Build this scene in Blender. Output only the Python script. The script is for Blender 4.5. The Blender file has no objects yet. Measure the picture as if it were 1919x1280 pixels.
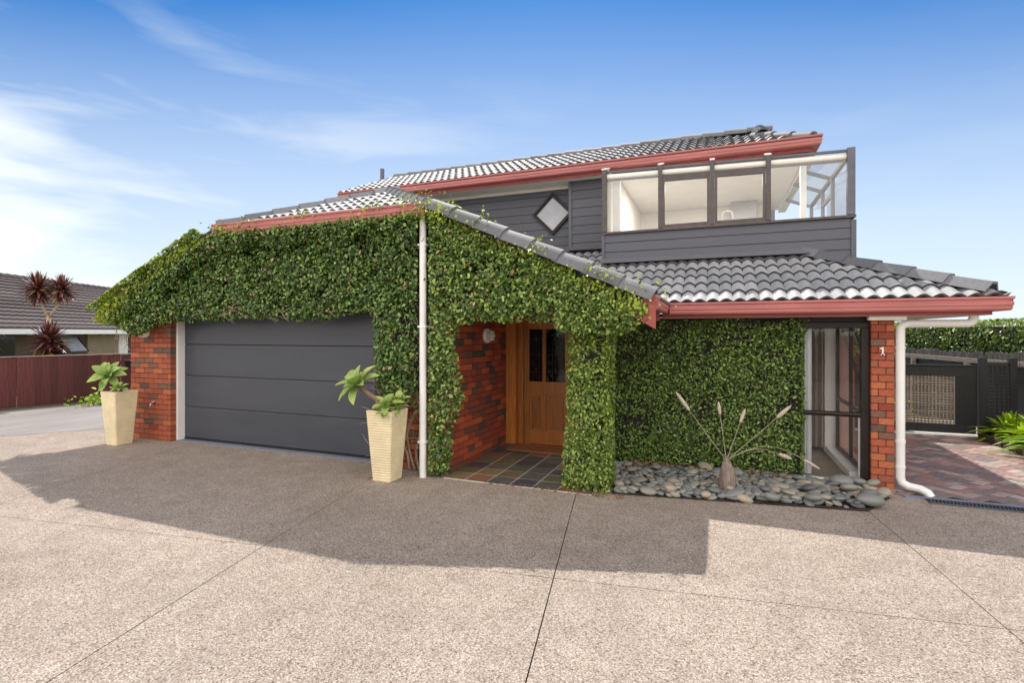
import bpy, bmesh, math, random
import numpy as np
from mathutils import Vector, Matrix, Euler
random.seed(7); rng = np.random.default_rng(11)
sc = bpy.context.scene; COL = sc.collection
R = math.radians
# ------------------------------------------------------------------ camera, sky, sun, exposure
cd = bpy.data.cameras.new('camera'); cam = bpy.data.objects.new('camera', cd); COL.objects.link(cam)
cd.sensor_width = 36; cd.lens = 36*974/1919; cd.shift_y = -16/1919; cd.clip_end = 600; cd.clip_start = .05
cam.location = (0, 0, 1.8); cam.rotation_euler = (R(90), 0, R(21.6)); sc.camera = cam
SUNV = Vector((-.22, .64, 1)).normalized()
w = bpy.data.worlds.new('World'); sc.world = w; w.use_nodes = True
nt = w.node_tree; N = nt.nodes; L = nt.links; N.clear()
def nd(t, **k):
    n = N.new(t)
    for a, b in k.items(): setattr(n, a, b)
    return n
sky = nd('ShaderNodeTexSky', sky_type='NISHITA', sun_disc=False)
sky.sun_elevation = math.asin(SUNV.z); sky.sun_rotation = math.atan2(SUNV.x, SUNV.y)
sky.air_density = 1.0; sky.dust_density = .2; sky.ozone_density = 2.5
bg = nd('ShaderNodeBackground'); bg.inputs[1].default_value = .15
wo = nd('ShaderNodeOutputWorld')
tc = nd('ShaderNodeTexCoord'); sp = nd('ShaderNodeSeparateXYZ'); L.new(tc.outputs['Generated'], sp.inputs[0])
def mth(op, a, b=None, c=None, clamp=False):
    n = nd('ShaderNodeMath', operation=op); n.use_clamp = clamp
    for i, v in enumerate((a, b, c)):
        if v is None: continue
        if isinstance(v, (int, float)): n.inputs[i].default_value = v
        else: L.new(v, n.inputs[i])
    return n.outputs[0]
z = sp.outputs[2]
sa_ = nd('ShaderNodeVectorMath', operation='DOT_PRODUCT'); L.new(tc.outputs['Generated'], sa_.inputs[0]); sa_.inputs[1].default_value = (-.325, .946, 0)
away = mth('SUBTRACT', mth('POWER', mth('SUBTRACT', 1.0, mth('MULTIPLY', z, z), clamp=True), .5), sa_.outputs['Value'])
zh = mth('ADD', z, mth('MULTIPLY', away, mth('MULTIPLY', z, 1.1)))
haze_f = mth('SUBTRACT', 1.0, mth('POWER', mth('DIVIDE', zh, .585, clamp=True), 1.18), clamp=True)
mp = nd('ShaderNodeMapping'); mp.inputs['Rotation'].default_value = (R(8), R(-14), R(30)); mp.inputs['Scale'].default_value = (1.3, 2.0, 9.0)
L.new(tc.outputs['Generated'], mp.inputs[0])
no = nd('ShaderNodeTexNoise'); no.inputs['Scale'].default_value = 1.35; no.inputs['Detail'].default_value = 7; no.inputs['Roughness'].default_value = .52
no.inputs['Distortion'].default_value = .5
L.new(mp.outputs[0], no.inputs[0])
cl = mth('MULTIPLY', mth('SUBTRACT', no.outputs[0], .46, clamp=True), 5.5, clamp=True)
lowm = mth('SUBTRACT', 1.0, mth('DIVIDE', z, .50, clamp=True), clamp=True)
# thin cloud lies thicker towards the west (left of the view)
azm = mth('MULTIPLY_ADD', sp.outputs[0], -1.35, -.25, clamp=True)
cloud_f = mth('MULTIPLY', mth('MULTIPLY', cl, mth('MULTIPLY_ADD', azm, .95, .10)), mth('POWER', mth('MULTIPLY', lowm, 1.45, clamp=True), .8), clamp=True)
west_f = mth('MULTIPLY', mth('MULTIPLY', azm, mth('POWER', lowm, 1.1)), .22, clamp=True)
white = nd('ShaderNodeRGB'); white.outputs[0].default_value = (2.5, 2.68, 2.76, 1)
hs = nd('ShaderNodeHueSaturation'); hs.inputs['Saturation'].default_value = 1.05; hs.inputs['Value'].default_value = 1.0
tint = nd('ShaderNodeMix', data_type='RGBA', blend_type='MULTIPLY'); tint.inputs[0].default_value = 1; tint.inputs[7].default_value = (.064, .205, .325, 1)
L.new(sky.outputs[0], tint.inputs[6]); L.new(tint.outputs[2], hs.inputs['Color'])
def mixc(f, a, b):
    n = nd('ShaderNodeMix', data_type='RGBA'); L.new(f, n.inputs[0]); L.new(a, n.inputs[6]); L.new(b, n.inputs[7]); return n.outputs[2]
c1 = mixc(mth('MULTIPLY', haze_f, .92), hs.outputs[0], white.outputs[0])
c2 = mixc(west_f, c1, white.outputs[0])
c3 = mixc(cloud_f, c2, white.outputs[0])
# high veil added over the unseen sky to lift the shade, clear ahead
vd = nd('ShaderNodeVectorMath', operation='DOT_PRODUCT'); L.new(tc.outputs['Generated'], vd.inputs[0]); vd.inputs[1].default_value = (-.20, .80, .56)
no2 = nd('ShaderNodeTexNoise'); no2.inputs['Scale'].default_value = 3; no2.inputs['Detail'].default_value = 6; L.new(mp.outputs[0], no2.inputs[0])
fill_veil = mth('MULTIPLY', mth('SUBTRACT', mth('MULTIPLY_ADD', no2.outputs[0], .25, .54), vd.outputs['Value']), 1.5, clamp=True)
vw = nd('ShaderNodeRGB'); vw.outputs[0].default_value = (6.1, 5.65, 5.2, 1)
c3 = mixc(mth('MULTIPLY', fill_veil, .92), c3, vw.outputs[0])
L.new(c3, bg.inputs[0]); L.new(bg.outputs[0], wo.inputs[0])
sd = bpy.data.lights.new('sun', 'SUN'); sd.energy = 2.0; sd.angle = R(.6); sd.color = (1, .94, .85)
so = bpy.data.objects.new('sun', sd); COL.objects.link(so); so.rotation_euler = SUNV.to_track_quat('Z', 'Y').to_euler()
vs = sc.view_settings; vs.view_transform = 'Standard'; vs.look = 'None'; vs.gamma = 1; vs.use_curve_mapping = False
vs.exposure = 1.36
sc.render.engine = 'CYCLES'; sc.cycles.transparent_max_bounces = 16; sc.cycles.max_bounces = 8; sc.cycles.diffuse_bounces = 4

# ------------------------------------------------------------------ materials
MATS = {}
def new_mat(name):
    m = bpy.data.materials.new(name); m.use_nodes = True
    return m, m.node_tree, m.node_tree.nodes['Principled BSDF']
def randval(t):
    """one random value per piece: works for single objects and for joined pieces"""
    n, l = t.nodes, t.links
    oi = n.new('ShaderNodeObjectInfo'); ge = n.new('ShaderNodeNewGeometry')
    a = n.new('ShaderNodeMath'); a.operation = 'ADD'; l.new(oi.outputs['Random'], a.inputs[0]); l.new(ge.outputs['Random Per Island'], a.inputs[1])
    f = n.new('ShaderNodeMath'); f.operation = 'FRACT'; l.new(a.outputs[0], f.inputs[0]); return f.outputs[0]
def ramp(t, src, stops, interp='LINEAR'):
    r = t.nodes.new('ShaderNodeValToRGB'); r.color_ramp.interpolation = interp
    e = r.color_ramp.elements
    while len(e) > 1: e.remove(e[0])
    e[0].position = stops[0][0]; e[0].color = (*stops[0][1], 1)
    for p, c in stops[1:]:
        x = e.new(p); x.color = (*c, 1)
    t.links.new(src, r.inputs[0]); return r.outputs[0]
def noise(t, scale, detail=3, rough=.5, stretch=None, coord='Object', out=0, dist=0):
    tcn = t.nodes.new('ShaderNodeTexCoord'); n = t.nodes.new('ShaderNodeTexNoise')
    n.inputs['Scale'].default_value = scale; n.inputs['Detail'].default_value = detail; n.inputs['Roughness'].default_value = rough; n.inputs['Distortion'].default_value = dist
    if stretch:
        m = t.nodes.new('ShaderNodeMapping'); m.inputs['Scale'].default_value = stretch
        t.links.new(tcn.outputs[coord], m.inputs[0]); t.links.new(m.outputs[0], n.inputs[0])
    else: t.links.new(tcn.outputs[coord], n.inputs[0])
    return n.outputs[out]
def mixcol(t, f, a, b, mode='MIX'):
    n = t.nodes.new('ShaderNodeMix'); n.data_type = 'RGBA'; n.blend_type = mode
    for i, v in ((0, f), (6, a), (7, b)):
        if isinstance(v, (int, float)): n.inputs[i].default_value = v
        elif isinstance(v, tuple): n.inputs[i].default_value = (*v, 1)
        else: t.links.new(v, n.inputs[i])
    return n.outputs[2]
def mmul(t, a, b, op='MULTIPLY', clamp=False):
    n = t.nodes.new('ShaderNodeMath'); n.operation = op; n.use_clamp = clamp
    for i, v in enumerate((a, b)):
        if isinstance(v, (int, float)): n.inputs[i].default_value = v
        else: t.links.new(v, n.inputs[i])
    return n.outputs[0]
def bump(t, b, src, dist=.002, strength=.6):
    n = t.nodes.new('ShaderNodeBump'); n.inputs['Distance'].default_value = dist; n.inputs['Strength'].default_value = strength
    t.links.new(src, n.inputs['Height']); t.links.new(n.outputs[0], b.inputs['Normal'])
def plain(name, col, rough=.5, var=.12, nscale=3, bscale=40, bdist=.0008, metal=0, spec=.5, stretch=None):
    m, t, b = new_mat(name)
    nz = noise(t, nscale, 4, .6, stretch)
    lo = tuple(c*(1-var) for c in col); hi = tuple(min(1, c*(1+var)) for c in col)
    t.links.new(ramp(t, nz, [(.3, lo), (.7, hi)]), b.inputs['Base Color'])
    b.inputs['Roughness'].default_value = rough; b.inputs['Metallic'].default_value = metal; b.inputs['Specular IOR Level'].default_value = spec
    if bdist: bump(t, b, noise(t, bscale, 3), bdist)
    MATS[name] = m; return m
def pieces(name, stops, rough=.6, nscale=30, var=.3, bdist=.002, stretch=None, spec=.4, roughvar=0, interp='CONSTANT', dirt=None):
    m, t, b = new_mat(name)
    base = ramp(t, randval(t), stops, interp)
    nz = noise(t, nscale, 5, .65, stretch)
    f = ramp(t, nz, [(.25, (1-var,)*3), (.75, (1+var*.3,)*3)])
    c = mixcol(t, 1.0, base, f, 'MULTIPLY')
    if dirt:
        d = noise(t, dirt[0], 4, .7, coord='Object')
        c = mixcol(t, ramp(t, d, [(.5, (0, 0, 0)), (.75, (dirt[1],)*3)]), c, dirt[2])
    t.links.new(c, b.inputs['Base Color'])
    b.inputs['Roughness'].default_value = rough; b.inputs['Specular IOR Level'].default_value = spec
    if bdist: bump(t, b, nz, bdist)
    MATS[name] = m; return m

def aggregate():
    m, t, b = new_mat('exposed aggregate'); n, l = t.nodes, t.links
    tcn = n.new('ShaderNodeTexCoord')
    v = n.new('ShaderNodeTexVoronoi'); v.inputs['Scale'].default_value = 120; l.new(tcn.outputs['Object'], v.inputs[0])
    sepc = n.new('ShaderNodeSeparateColor'); l.new(v.outputs['Color'], sepc.inputs[0])
    st = ramp(t, sepc.outputs[0], [(0, (.13, .10, .085)), (.08, (.26, .20, .15)), (.22, (.35, .285, .24)), (.5, (.41, .352, .305)), (.75, (.47, .405, .35)), (.92, (.57, .53, .49))])
    edge = ramp(t, v.outputs['Distance'], [(.35, (1, 1, 1)), (.75, (.62, .58, .54))])
    c = mixcol(t, 1.0, st, edge, 'MULTIPLY')
    big = noise(t, .5, 6, .62); mid = noise(t, 4, 5, .6)
    c = mixcol(t, 1.0, c, ramp(t, big, [(.3, (.84, .82, .80)), (.7, (1.06, 1.06, 1.06))]), 'MULTIPLY')
    c = mixcol(t, 1.0, c, ramp(t, mid, [(.3, (.90, .89, .88)), (.7, (1.06, 1.06, 1.06))]), 'MULTIPLY')
    st_ = noise(t, 1.7, 7, .68, dist=.8); c = mixcol(t, ramp(t, st_, [(.56, (0, 0, 0)), (.68, (.30,)*3)]), c, (.20, .175, .155))
    tyre = noise(t, 1.1, 5, .6, (1.6, .16, 1)); c = mixcol(t, ramp(t, tyre, [(.55, (0, 0, 0)), (.72, (.26,)*3)]), c, (.24, .21, .19))
    pale = noise(t, 2.6, 6, .6, coord='Object', dist=.4); c = mixcol(t, ramp(t, pale, [(.66, (0, 0, 0)), (.74, (.35,)*3)]), c, (.60, .57, .54))
    l.new(c, b.inputs['Base Color']); b.inputs['Roughness'].default_value = .75; b.inputs['Specular IOR Level'].default_value = .35
    bump(t, b, mmul(t, v.outputs['Distance'], -1.0), .004, .8)
    MATS['aggregate'] = m
aggregate()
def leafmat(name, dark, mid, light, young=(.42, .50, .03), rough=.36, trans=.24, spec=.5):
    m, t, b = new_mat(name); n, l = t.nodes, t.links
    ge = n.new('ShaderNodeNewGeometry')
    c = ramp(t, ge.outputs['Random Per Island'], [(0, dark), (.22, tuple(x*.6 for x in mid)), (.55, mid), (.80, light), (1, tuple(x*1.5 for x in light))])
    at = n.new('ShaderNodeAttribute'); at.attribute_name = 'young'
    c = mixcol(t, at.outputs['Fac'], c, young)
    l.new(c, b.inputs['Base Color']); b.inputs['Roughness'].default_value = rough; b.inputs['Specular IOR Level'].default_value = spec
    tr = n.new('ShaderNodeBsdfTranslucent'); l.new(mixcol(t, 1.0, c, (1.25, 1.35, .55), 'MULTIPLY'), tr.inputs[0])
    mx = n.new('ShaderNodeMixShader'); mx.inputs[0].default_value = trans
    l.new(b.outputs[0], mx.inputs[1]); l.new(tr.outputs[0], mx.inputs[2]); l.new(mx.outputs[0], n['Material Output'].inputs[0])
    MATS[name] = m
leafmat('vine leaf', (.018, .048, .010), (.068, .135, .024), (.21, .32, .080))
leafmat('lit vine leaf', (.024, .060, .010), (.100, .180, .032), (.29, .40, .10))  # lighter copy of the vine leaf, brighter light put into its colour
leafmat('hedge leaf', (.03, .075, .01), (.09, .165, .025), (.21, .31, .05))
leafmat('strap leaf', (.14, .25, .02), (.30, .46, .04), (.55, .68, .10), trans=.5)
leafmat('cordyline leaf', (.055, .018, .024), (.13, .038, .048), (.30, .13, .115), young=(.32, .30, .06), trans=.15, rough=.35)
leafmat('dry leaf', (.13, .06, .03), (.22, .12, .06), (.36, .24, .14), trans=.1, rough=.8)
def agavemat():
    m, t, b = new_mat('agave leaf'); n, l = t.nodes, t.links
    uv = n.new('ShaderNodeAttribute'); uv.attribute_name = 'edge'
    c = ramp(t, randval(t), [(0, (.21, .36, .09)), (.5, (.32, .48, .14)), (1, (.46, .58, .18))])
    c = mixcol(t, ramp(t, uv.outputs['Fac'], [(.72, (0, 0, 0)), (1, (.85,)*3)]), c, (.45, .50, .10))
    c = mixcol(t, 1.0, c, ramp(t, noise(t, 9, 4, .6), [(.3, (.8, .82, .8)), (.7, (1.1, 1.1, 1.1))]), 'MULTIPLY')
    l.new(c, b.inputs['Base Color']); b.inputs['Roughness'].default_value = .45
    b.inputs['Subsurface Weight'].default_value = .0
    tr = n.new('ShaderNodeBsdfTranslucent'); l.new(c, tr.inputs[0]); mx = n.new('ShaderNodeMixShader'); mx.inputs[0].default_value = .15
    l.new(b.outputs[0], mx.inputs[1]); l.new(tr.outputs[0], mx.inputs[2]); l.new(mx.outputs[0], n['Material Output'].inputs[0])
    MATS['agave'] = m
agavemat()
def glassmat(name, refl=1.0, tint=(.97, .98, .98), rough=.01):
    m = bpy.data.materials.new(name); m.use_nodes = True; t = m.node_tree; n, l = t.nodes, t.links; n.clear()
    o = n.new('ShaderNodeOutputMaterial'); tr = n.new('ShaderNodeBsdfTransparent'); tr.inputs[0].default_value = (*tint, 1)
    g = n.new('ShaderNodeBsdfGlossy'); g.inputs['Roughness'].default_value = rough
    fr = n.new('ShaderNodeFresnel'); fr.inputs[0].default_value = 1.6
    mu = n.new('ShaderNodeMath'); mu.operation = 'MULTIPLY'; mu.use_clamp = True; mu.inputs[1].default_value = refl; l.new(fr.outputs[0], mu.inputs[0])
    mx = n.new('ShaderNodeMixShader'); l.new(mu.outputs[0], mx.inputs[0]); l.new(tr.outputs[0], mx.inputs[1]); l.new(g.outputs[0], mx.inputs[2]); l.new(mx.outputs[0], o.inputs[0])
    MATS[name] = m
glassmat('glass', 2.2); glassmat('clear glass', .8); glassmat('thin glass', .45, (.98, .985, .99)); glassmat('door glass', 1.0, (.06, .08, .09), .05)

RED = [(0, (.42, .105, .050)), (.2, (.35, .080, .040)), (.38, (.48, .145, .062)), (.55, (.38, .098, .047)), (.68, (.28, .055, .032)), (.78, (.33, .10, .055)), (.87, (.20, .10, .068)), (.95, (.13, .080, .062))]
pieces('brick', RED, .75, 35, .30, .0015, dirt=(9, .35, (.20, .10, .07)))
pieces('entry brick', [(0, (.46, .090, .040)), (.2, (.33, .070, .036)), (.45, (.27, .062, .038)), (.65, (.52, .115, .045)), (.78, (.16, .075, .055)), (.92, (.09, .065, .06))], .72, 35, .30, .0015)
plain('mortar', (.045, .038, .035), .95, .3, 12, 60, .002)
pieces('roof tile', [(0, (.29, .298, .31)), (.5, (.35, .358, .37)), (1, (.42, .425, .435))], .66, 18, .3, .0007, spec=.4, interp='LINEAR', dirt=(2.5, .45, (.22, .22, .20)))
pieces('ridge cap', [(0, (.12, .125, .14)), (1, (.19, .196, .215))], .68, 60, .45, .001, spec=.4, interp='LINEAR')
pieces('old roof tile', [(0, (.055, .040, .038)), (.5, (.085, .064, .062)), (1, (.12, .095, .09))], .8, 8, .4, .001, interp='LINEAR')
plain('shaded bare edge', (.075, .077, .085), .8, .3)  # dark bare tile body, with the shade under each lap put in
plain('roof underlay', (.03, .03, .032), .9, .2)
plain('gutter red', (.41, .135, .128), .48, .16, 5.0, 30, .0003, spec=.5, stretch=(.4, 1, 3))
plain('fascia red', (.32, .070, .060), .55, .18, 3.0, 30, .0005)
plain('soffit', (.78, .74, .64), .7, .05)
plain('white paint', (.86, .85, .83), .45, .05, 4)
plain('white pipe', (.82, .82, .81), .30, .06, 3, spec=.6)
plain('cream wall', (.82, .79, .73), .8, .03)
plain('kitchen wall', (.80, .77, .71), .8, .03)
pieces('weatherboard', [(0, (.082, .087, .108)), (1, (.100, .105, .128))], .5, 6, .16, .0006, (1, 8, 30), interp='LINEAR')
plain('board trim', (.090, .095, .117), .5, .12)
plain('bronze frame', (.060, .045, .045), .4, .3, 9, 40, .0006, spec=.6)
plain('dark brown frame', (.014, .009, .008), .45, .25, 6, spec=.35)
plain('black frame', (.012, .012, .014), .35, .2)
plain('grey post', (.10, .10, .125), .45, .18, 7)
def doorpaint():
    m, t, b = new_mat('garage door paint')
    nz = noise(t, 1.4, 5, .65, (.5, 1, 2.2)); fine = noise(t, 90, 2, .5, (.15, 1, 1))
    t.links.new(ramp(t, nz, [(.3, (.042, .048, .064)), (.7, (.060, .067, .086))]), b.inputs['Base Color'])
    t.links.new(ramp(t, nz, [(.3, (.36,)*3), (.75, (.52,)*3)]), b.inputs['Roughness'])
    bump(t, b, fine, .0006, .5); MATS['garage door'] = m
doorpaint()
plain('concrete sill', (.20, .22, .28), .7, .15)
def wood(name, a, bb, rough=.4, stretch=(14, 14, 1.0), sc_=2.2, bd=.0008):
    m, t, b = new_mat(name)
    nz = noise(t, sc_, 6, .6, stretch, dist=1.2); rv = randval(t)
    c = ramp(t, nz, [(.25, a), (.75, bb)])
    c = mixcol(t, 1.0, c, ramp(t, rv, [(0, (.62, .62, .62)), (1, (1.2, 1.2, 1.2))]), 'MULTIPLY')
    t.links.new(c, b.inputs['Base Color']); b.inputs['Roughness'].default_value = rough; bump(t, b, nz, bd); MATS[name] = m
wood('door timber', (.33, .105, .022), (.60, .23, .055), .38)
wood('paling stain', (.050, .014, .014), (.17, .045, .040), .8, (16, 16, .7), 2.4, .003)
wood('black timber', (.010, .010, .012), (.026, .025, .028), .65, (10, 10, .8), 2.2, .002)
wood('weathered timber', (.16, .13, .10), (.42, .37, .31), .85, (1.5, 6, 12), 2.5, .003)
wood('grey picket', (.035, .032, .034), (.15, .14, .13), .85, (12, 12, 1), 2.5, .003)
wood('brown cladding', (.055, .035, .022), (.13, .085, .05), .75, (9, 9, .5), 2, .002)
wood('tan panel', (.26, .20, .12), (.38, .31, .20), .8, (3, 3, .8), 2, .001)
wood('driftwood', (.07, .045, .035), (.42, .33, .29), .9, (22, 22, 2), 2, .006)
wood('bed sleeper', (.06, .05, .04), (.16, .13, .10), .85, (2, 2, 9), 2, .003)
pieces('slate', [(0, (.11, .13, .12)), (.18, (.16, .155, .11)), (.34, (.065, .08, .10)), (.46, (.30, .15, .09)), (.56, (.18, .15, .09)), (.68, (.08, .10, .11)), (.80, (.26, .21, .11)), (.9, (.11, .13, .115))], .38, 9, .5, .003, spec=.55, dirt=(5, .5, (.11, .07, .04)))
plain('grout', (.50, .47, .41), .9, .15)
pieces('paver', [(0, (.35, .21, .185)), (.25, (.25, .18, .165)), (.45, (.44, .30, .26)), (.6, (.23, .19, .18)), (.78, (.40, .32, .29)), (.9, (.52, .40, .36))], .55, 30, .35, .002, dirt=(3, .35, (.26, .21, .18)))
plain('joint sand', (.05, .043, .038), .95, .3, 20)
pieces('river stone', [(0, (.15, .165, .165)), (.2, (.22, .23, .22)), (.38, (.28, .275, .24)), (.52, (.10, .11, .12)), (.62, (.34, .31, .26)), (.74, (.19, .21, .215)), (.86, (.26, .22, .18)), (.94, (.42, .35, .27))], .5, 14, .35, .0006, spec=.5, dirt=(26, .3, (.30, .28, .24)))
plain('soil', (.035, .025, .018), .95, .5, 14, 30, .01)
plain('ground earth', (.11, .11, .06), .95, .3, .6, 20, .01)
def lane():
    m, t, b = new_mat('worn lane'); big = noise(t, .6, 6, .65, (1.6, .5, 1)); f = noise(t, 90, 3, .7)
    c = mixcol(t, 1.0, ramp(t, big, [(.3, (.19, .175, .165)), (.7, (.33, .305, .29))]), ramp(t, f, [(.3, (.72,)*3), (.7, (1.15,)*3)]), 'MULTIPLY')
    t.links.new(c, b.inputs['Base Color']); b.inputs['Roughness'].default_value = .85; bump(t, b, f, .003); MATS['lane'] = m
lane()
plain('pot glaze', (.76, .655, .43), .5, .12, 5, 40, .0005)
plain('carpet', (.36, .31, .25), .95, .15, 30, 300, .003)
plain('curtain', (.30, .25, .22), .9, .12, 3)
plain('sheer curtain', (.75, .77, .80), .9, .05)
plain('bark', (.22, .16, .11), .85, .35, 12, 60, .003)
plain('pale bark', (.40, .30, .22), .85, .3, 14, 60, .003)
plain('steel', (.55, .55, .56), .25, .1, 5, metal=1)
plain('hood grey', (.30, .30, .32), .35, .1, 3)
plain('drain steel', (.16, .16, .16), .45, .2, 9, metal=.6)
plain('mat coir', (.30, .12, .045), .95, .3, 60, 200, .004)
plain('dried flower', (.46, .39, .31), .95, .25, 40, 150, .003)
plain('stalk', (.36, .32, .22), .8, .2)
plain('dusty window', (.42, .44, .48), .35, .2, 2)
plain('lead', (.015, .015, .018), .5, .1)
plain('lamp glass', (.55, .55, .52), .25, .1)
plain('agave stem', (.26, .17, .13), .85, .3, 25, 60, .004)
def emis(name, c, s):
    m, t, b = new_mat(name); b.inputs['Base Color'].default_value = (*c, 1); b.inputs['Emission Color'].default_value = (*c, 1); b.inputs['Emission Strength'].default_value = s; MATS[name] = m
emis('lit downlight', (1, .8, .45), 8)
M = MATS

# ------------------------------------------------------------------ helpers
def wl(o):
    v = Vector((0, 0, 0))
    while o: v = v + o.location; o = o.parent
    return v
def tag(o, label=None, cat=None, group=None, kind=None):
    if label: o['label'] = label
    if cat: o['category'] = cat
    if group: o['group'] = group
    if kind: o['kind'] = kind
    return o
def thing(name, loc, label, cat, group=None, kind=None):
    o = bpy.data.objects.new(name, None); COL.objects.link(o); o.location = loc; o.empty_display_size = .2
    return tag(o, label, cat, group, kind)
def link(name, me, parent=None, loc=(0, 0, 0), rot=None):
    o = bpy.data.objects.new(name, me); COL.objects.link(o)
    if parent: o.parent = parent; o.location = Vector(loc) - wl(parent)
    else: o.location = loc
    if rot is not None: o.rotation_euler = rot
    return o
class MB:
    def __init__(s): s.v = []; s.f = []
    def add(s, vs, fs):
        b = len(s.v); s.v += [tuple(p) for p in vs]; s.f += [tuple(i+b for i in f) for f in fs]; return s
    def box(s, x0, x1, y0, y1, z0, z1):
        return s.add([(x0, y0, z0), (x1, y0, z0), (x1, y1, z0), (x0, y1, z0), (x0, y0, z1), (x1, y0, z1), (x1, y1, z1), (x0, y1, z1)],
                     [(0, 3, 2, 1), (4, 5, 6, 7), (0, 1, 5, 4), (1, 2, 6, 5), (2, 3, 7, 6), (3, 0, 4, 7)])
    def bar(s, a, b, wd, ht, up=(0, 0, 1)):
        a = Vector(a); b = Vector(b); d = (b-a).normalized(); u = Vector(up); sd_ = d.cross(u).normalized(); u = sd_.cross(d).normalized()
        q = [a+sd_*i*wd/2+u*j*ht/2 for i, j in ((-1, -1), (1, -1), (1, 1), (-1, 1))]; r_ = [p+(b-a) for p in q]
        return s.add(q+r_, [(0, 1, 2, 3), (7, 6, 5, 4), (0, 4, 5, 1), (1, 5, 6, 2), (2, 6, 7, 3), (3, 7, 4, 0)])
    def prism(s, poly, axis, a, b):
        """extrude a 2-D polygon; axis 'y': poly is (x,z); 'x': (y,z); 'z': (x,y)"""
        def P(p, t): return {'y': (p[0], t, p[1]), 'x': (t, p[0], p[1]), 'z': (p[0], p[1], t)}[axis]
        n = len(poly); vs = [P(p, a) for p in poly]+[P(p, b) for p in poly]
        return s.add(vs, [tuple(range(n)), tuple(range(2*n-1, n-1, -1))]+[(i, i+n, (i+1) % n+n, (i+1) % n) for i in range(n)])
    def slab(s, pts, n, th):
        """flat polygon pts with thickness th against normal n"""
        n = Vector(n).normalized(); k = len(pts); vs = [Vector(p) for p in pts]+[Vector(p)-n*th for p in pts]
        return s.add(vs, [tuple(range(k)), tuple(range(2*k-1, k-1, -1))]+[(i, i+k, (i+1) % k+k, (i+1) % k) for i in range(k)])
    def tube(s, pts, r, n=12, cap=True):
        pts = [Vector(p) for p in pts]; rs = r if isinstance(r, (list, tuple)) else [r]*len(pts); b = len(s.v); ref = None
        for i, p in enumerate(pts):
            d = ((pts[min(i+1, len(pts)-1)]-p).normalized()+(p-pts[max(i-1, 0)]).normalized()).normalized()
            if ref is None: ref = d.orthogonal().normalized()
            ref = (ref-d*ref.dot(d)).normalized(); q = d.cross(ref)
            for k in range(n):
                a = 2*math.pi*k/n; s.v.append(tuple(p+(ref*math.cos(a)+q*math.sin(a))*rs[i]))
        for i in range(len(pts)-1):
            for k in range(n):
                s.f.append((b+i*n+k, b+i*n+(k+1) % n, b+(i+1)*n+(k+1) % n, b+(i+1)*n+k))
        if cap: s.f.append(tuple(b+k for k in reversed(range(n)))); s.f.append(tuple(b+(len(pts)-1)*n+k for k in range(n)))
        return s
    def lathe(s, c, prof, n=16, axis='z'):
        b = len(s.v); c = Vector(c)
        for r_, h in prof:
            for k in range(n):
                a = 2*math.pi*k/n; p = Vector((r_*math.cos(a), r_*math.sin(a), h))
                if axis == 'y': p = Vector((p.x, p.z, p.y))
                if axis == 'x': p = Vector((p.z, p.x, p.y))
                s.v.append(tuple(c+p))
        for i in range(len(prof)-1):
            for k in range(n): s.f.append((b+i*n+k, b+i*n+(k+1) % n, b+(i+1)*n+(k+1) % n, b+(i+1)*n+k))
        s.f.append(tuple(b+k for k in reversed(range(n)))); s.f.append(tuple(b+(len(prof)-1)*n+k for k in range(n)))
        return s
    def mesh(s, name, mat, smooth=False, fix=True):
        me = bpy.data.meshes.new(name); me.from_pydata(s.v, [], s.f)
        if fix:
            bm = bmesh.new(); bm.from_mesh(me); bmesh.ops.recalc_face_normals(bm, faces=bm.faces); bm.to_mesh(me); bm.free()
        me.materials.append(M[mat]) 
        if smooth: me.shade_smooth()
        return me
    def build(s, name, mat, parent=None, smooth=False, bevel=0, kind=None, label=None, center=True):
        off = Vector((0, 0, 0))
        if parent is None and s.v:
            a = np.array(s.v); off = Vector(((a[:, 0].min()+a[:, 0].max())/2, (a[:, 1].min()+a[:, 1].max())/2, a[:, 2].min()))
        elif parent: off = wl(parent)
        s.v = [(x-off.x, y-off.y, z_-off.z) for x, y, z_ in s.v]
        me = s.mesh(name, mat, smooth); o = bpy.data.objects.new(name, me); COL.objects.link(o)
        if parent: o.parent = parent
        else: o.location = off
        if smooth == 'auto':
            me.set_sharp_from_angle(angle=R(40))
        if bevel:
            mo = o.modifiers.new('bevel', 'BEVEL'); mo.width = bevel; mo.segments = 2; mo.limit_method = 'ANGLE'
        if kind: o['kind'] = kind
        if label: o['label'] = label
        return o
CB = {}
def chamfer_box(sx, sy, sz, c, mat, jit=0):
    key = (round(sx, 3), round(sy, 3), round(sz, 3), mat, jit)
    if key in CB: return CB[key]
    bm = bmesh.new(); bmesh.ops.create_cube(bm, size=1)
    for v in bm.verts: v.co = Vector((v.co.x*sx, v.co.y*sy, v.co.z*sz))
    bmesh.ops.bevel(bm, geom=list(bm.edges), offset=c, segments=1, affect='EDGES')
    me = bpy.data.meshes.new('piece'); bm.to_mesh(me); bm.free(); me.materials.append(M[mat]); CB[key] = me; return me
def join_meshes(name, items, mat, parent, kind='stuff'):
    """items: (mesh, Matrix) joined to one part"""
    bm = bmesh.new()
    for me, mt in items:
        n0 = len(bm.verts); bm.from_mesh(me); bm.verts.ensure_lookup_table()
        for v in bm.verts[n0:]: v.co = mt @ v.co
    me = bpy.data.meshes.new(name); off = wl(parent) if parent else Vector((0, 0, 0))
    for v in bm.verts: v.co -= off
    bm.to_mesh(me); bm.free(); me.materials.append(M[mat])
    o = bpy.data.objects.new(name, me); COL.objects.link(o); o.parent = parent
    if kind: o['kind'] = kind
    return o
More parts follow.
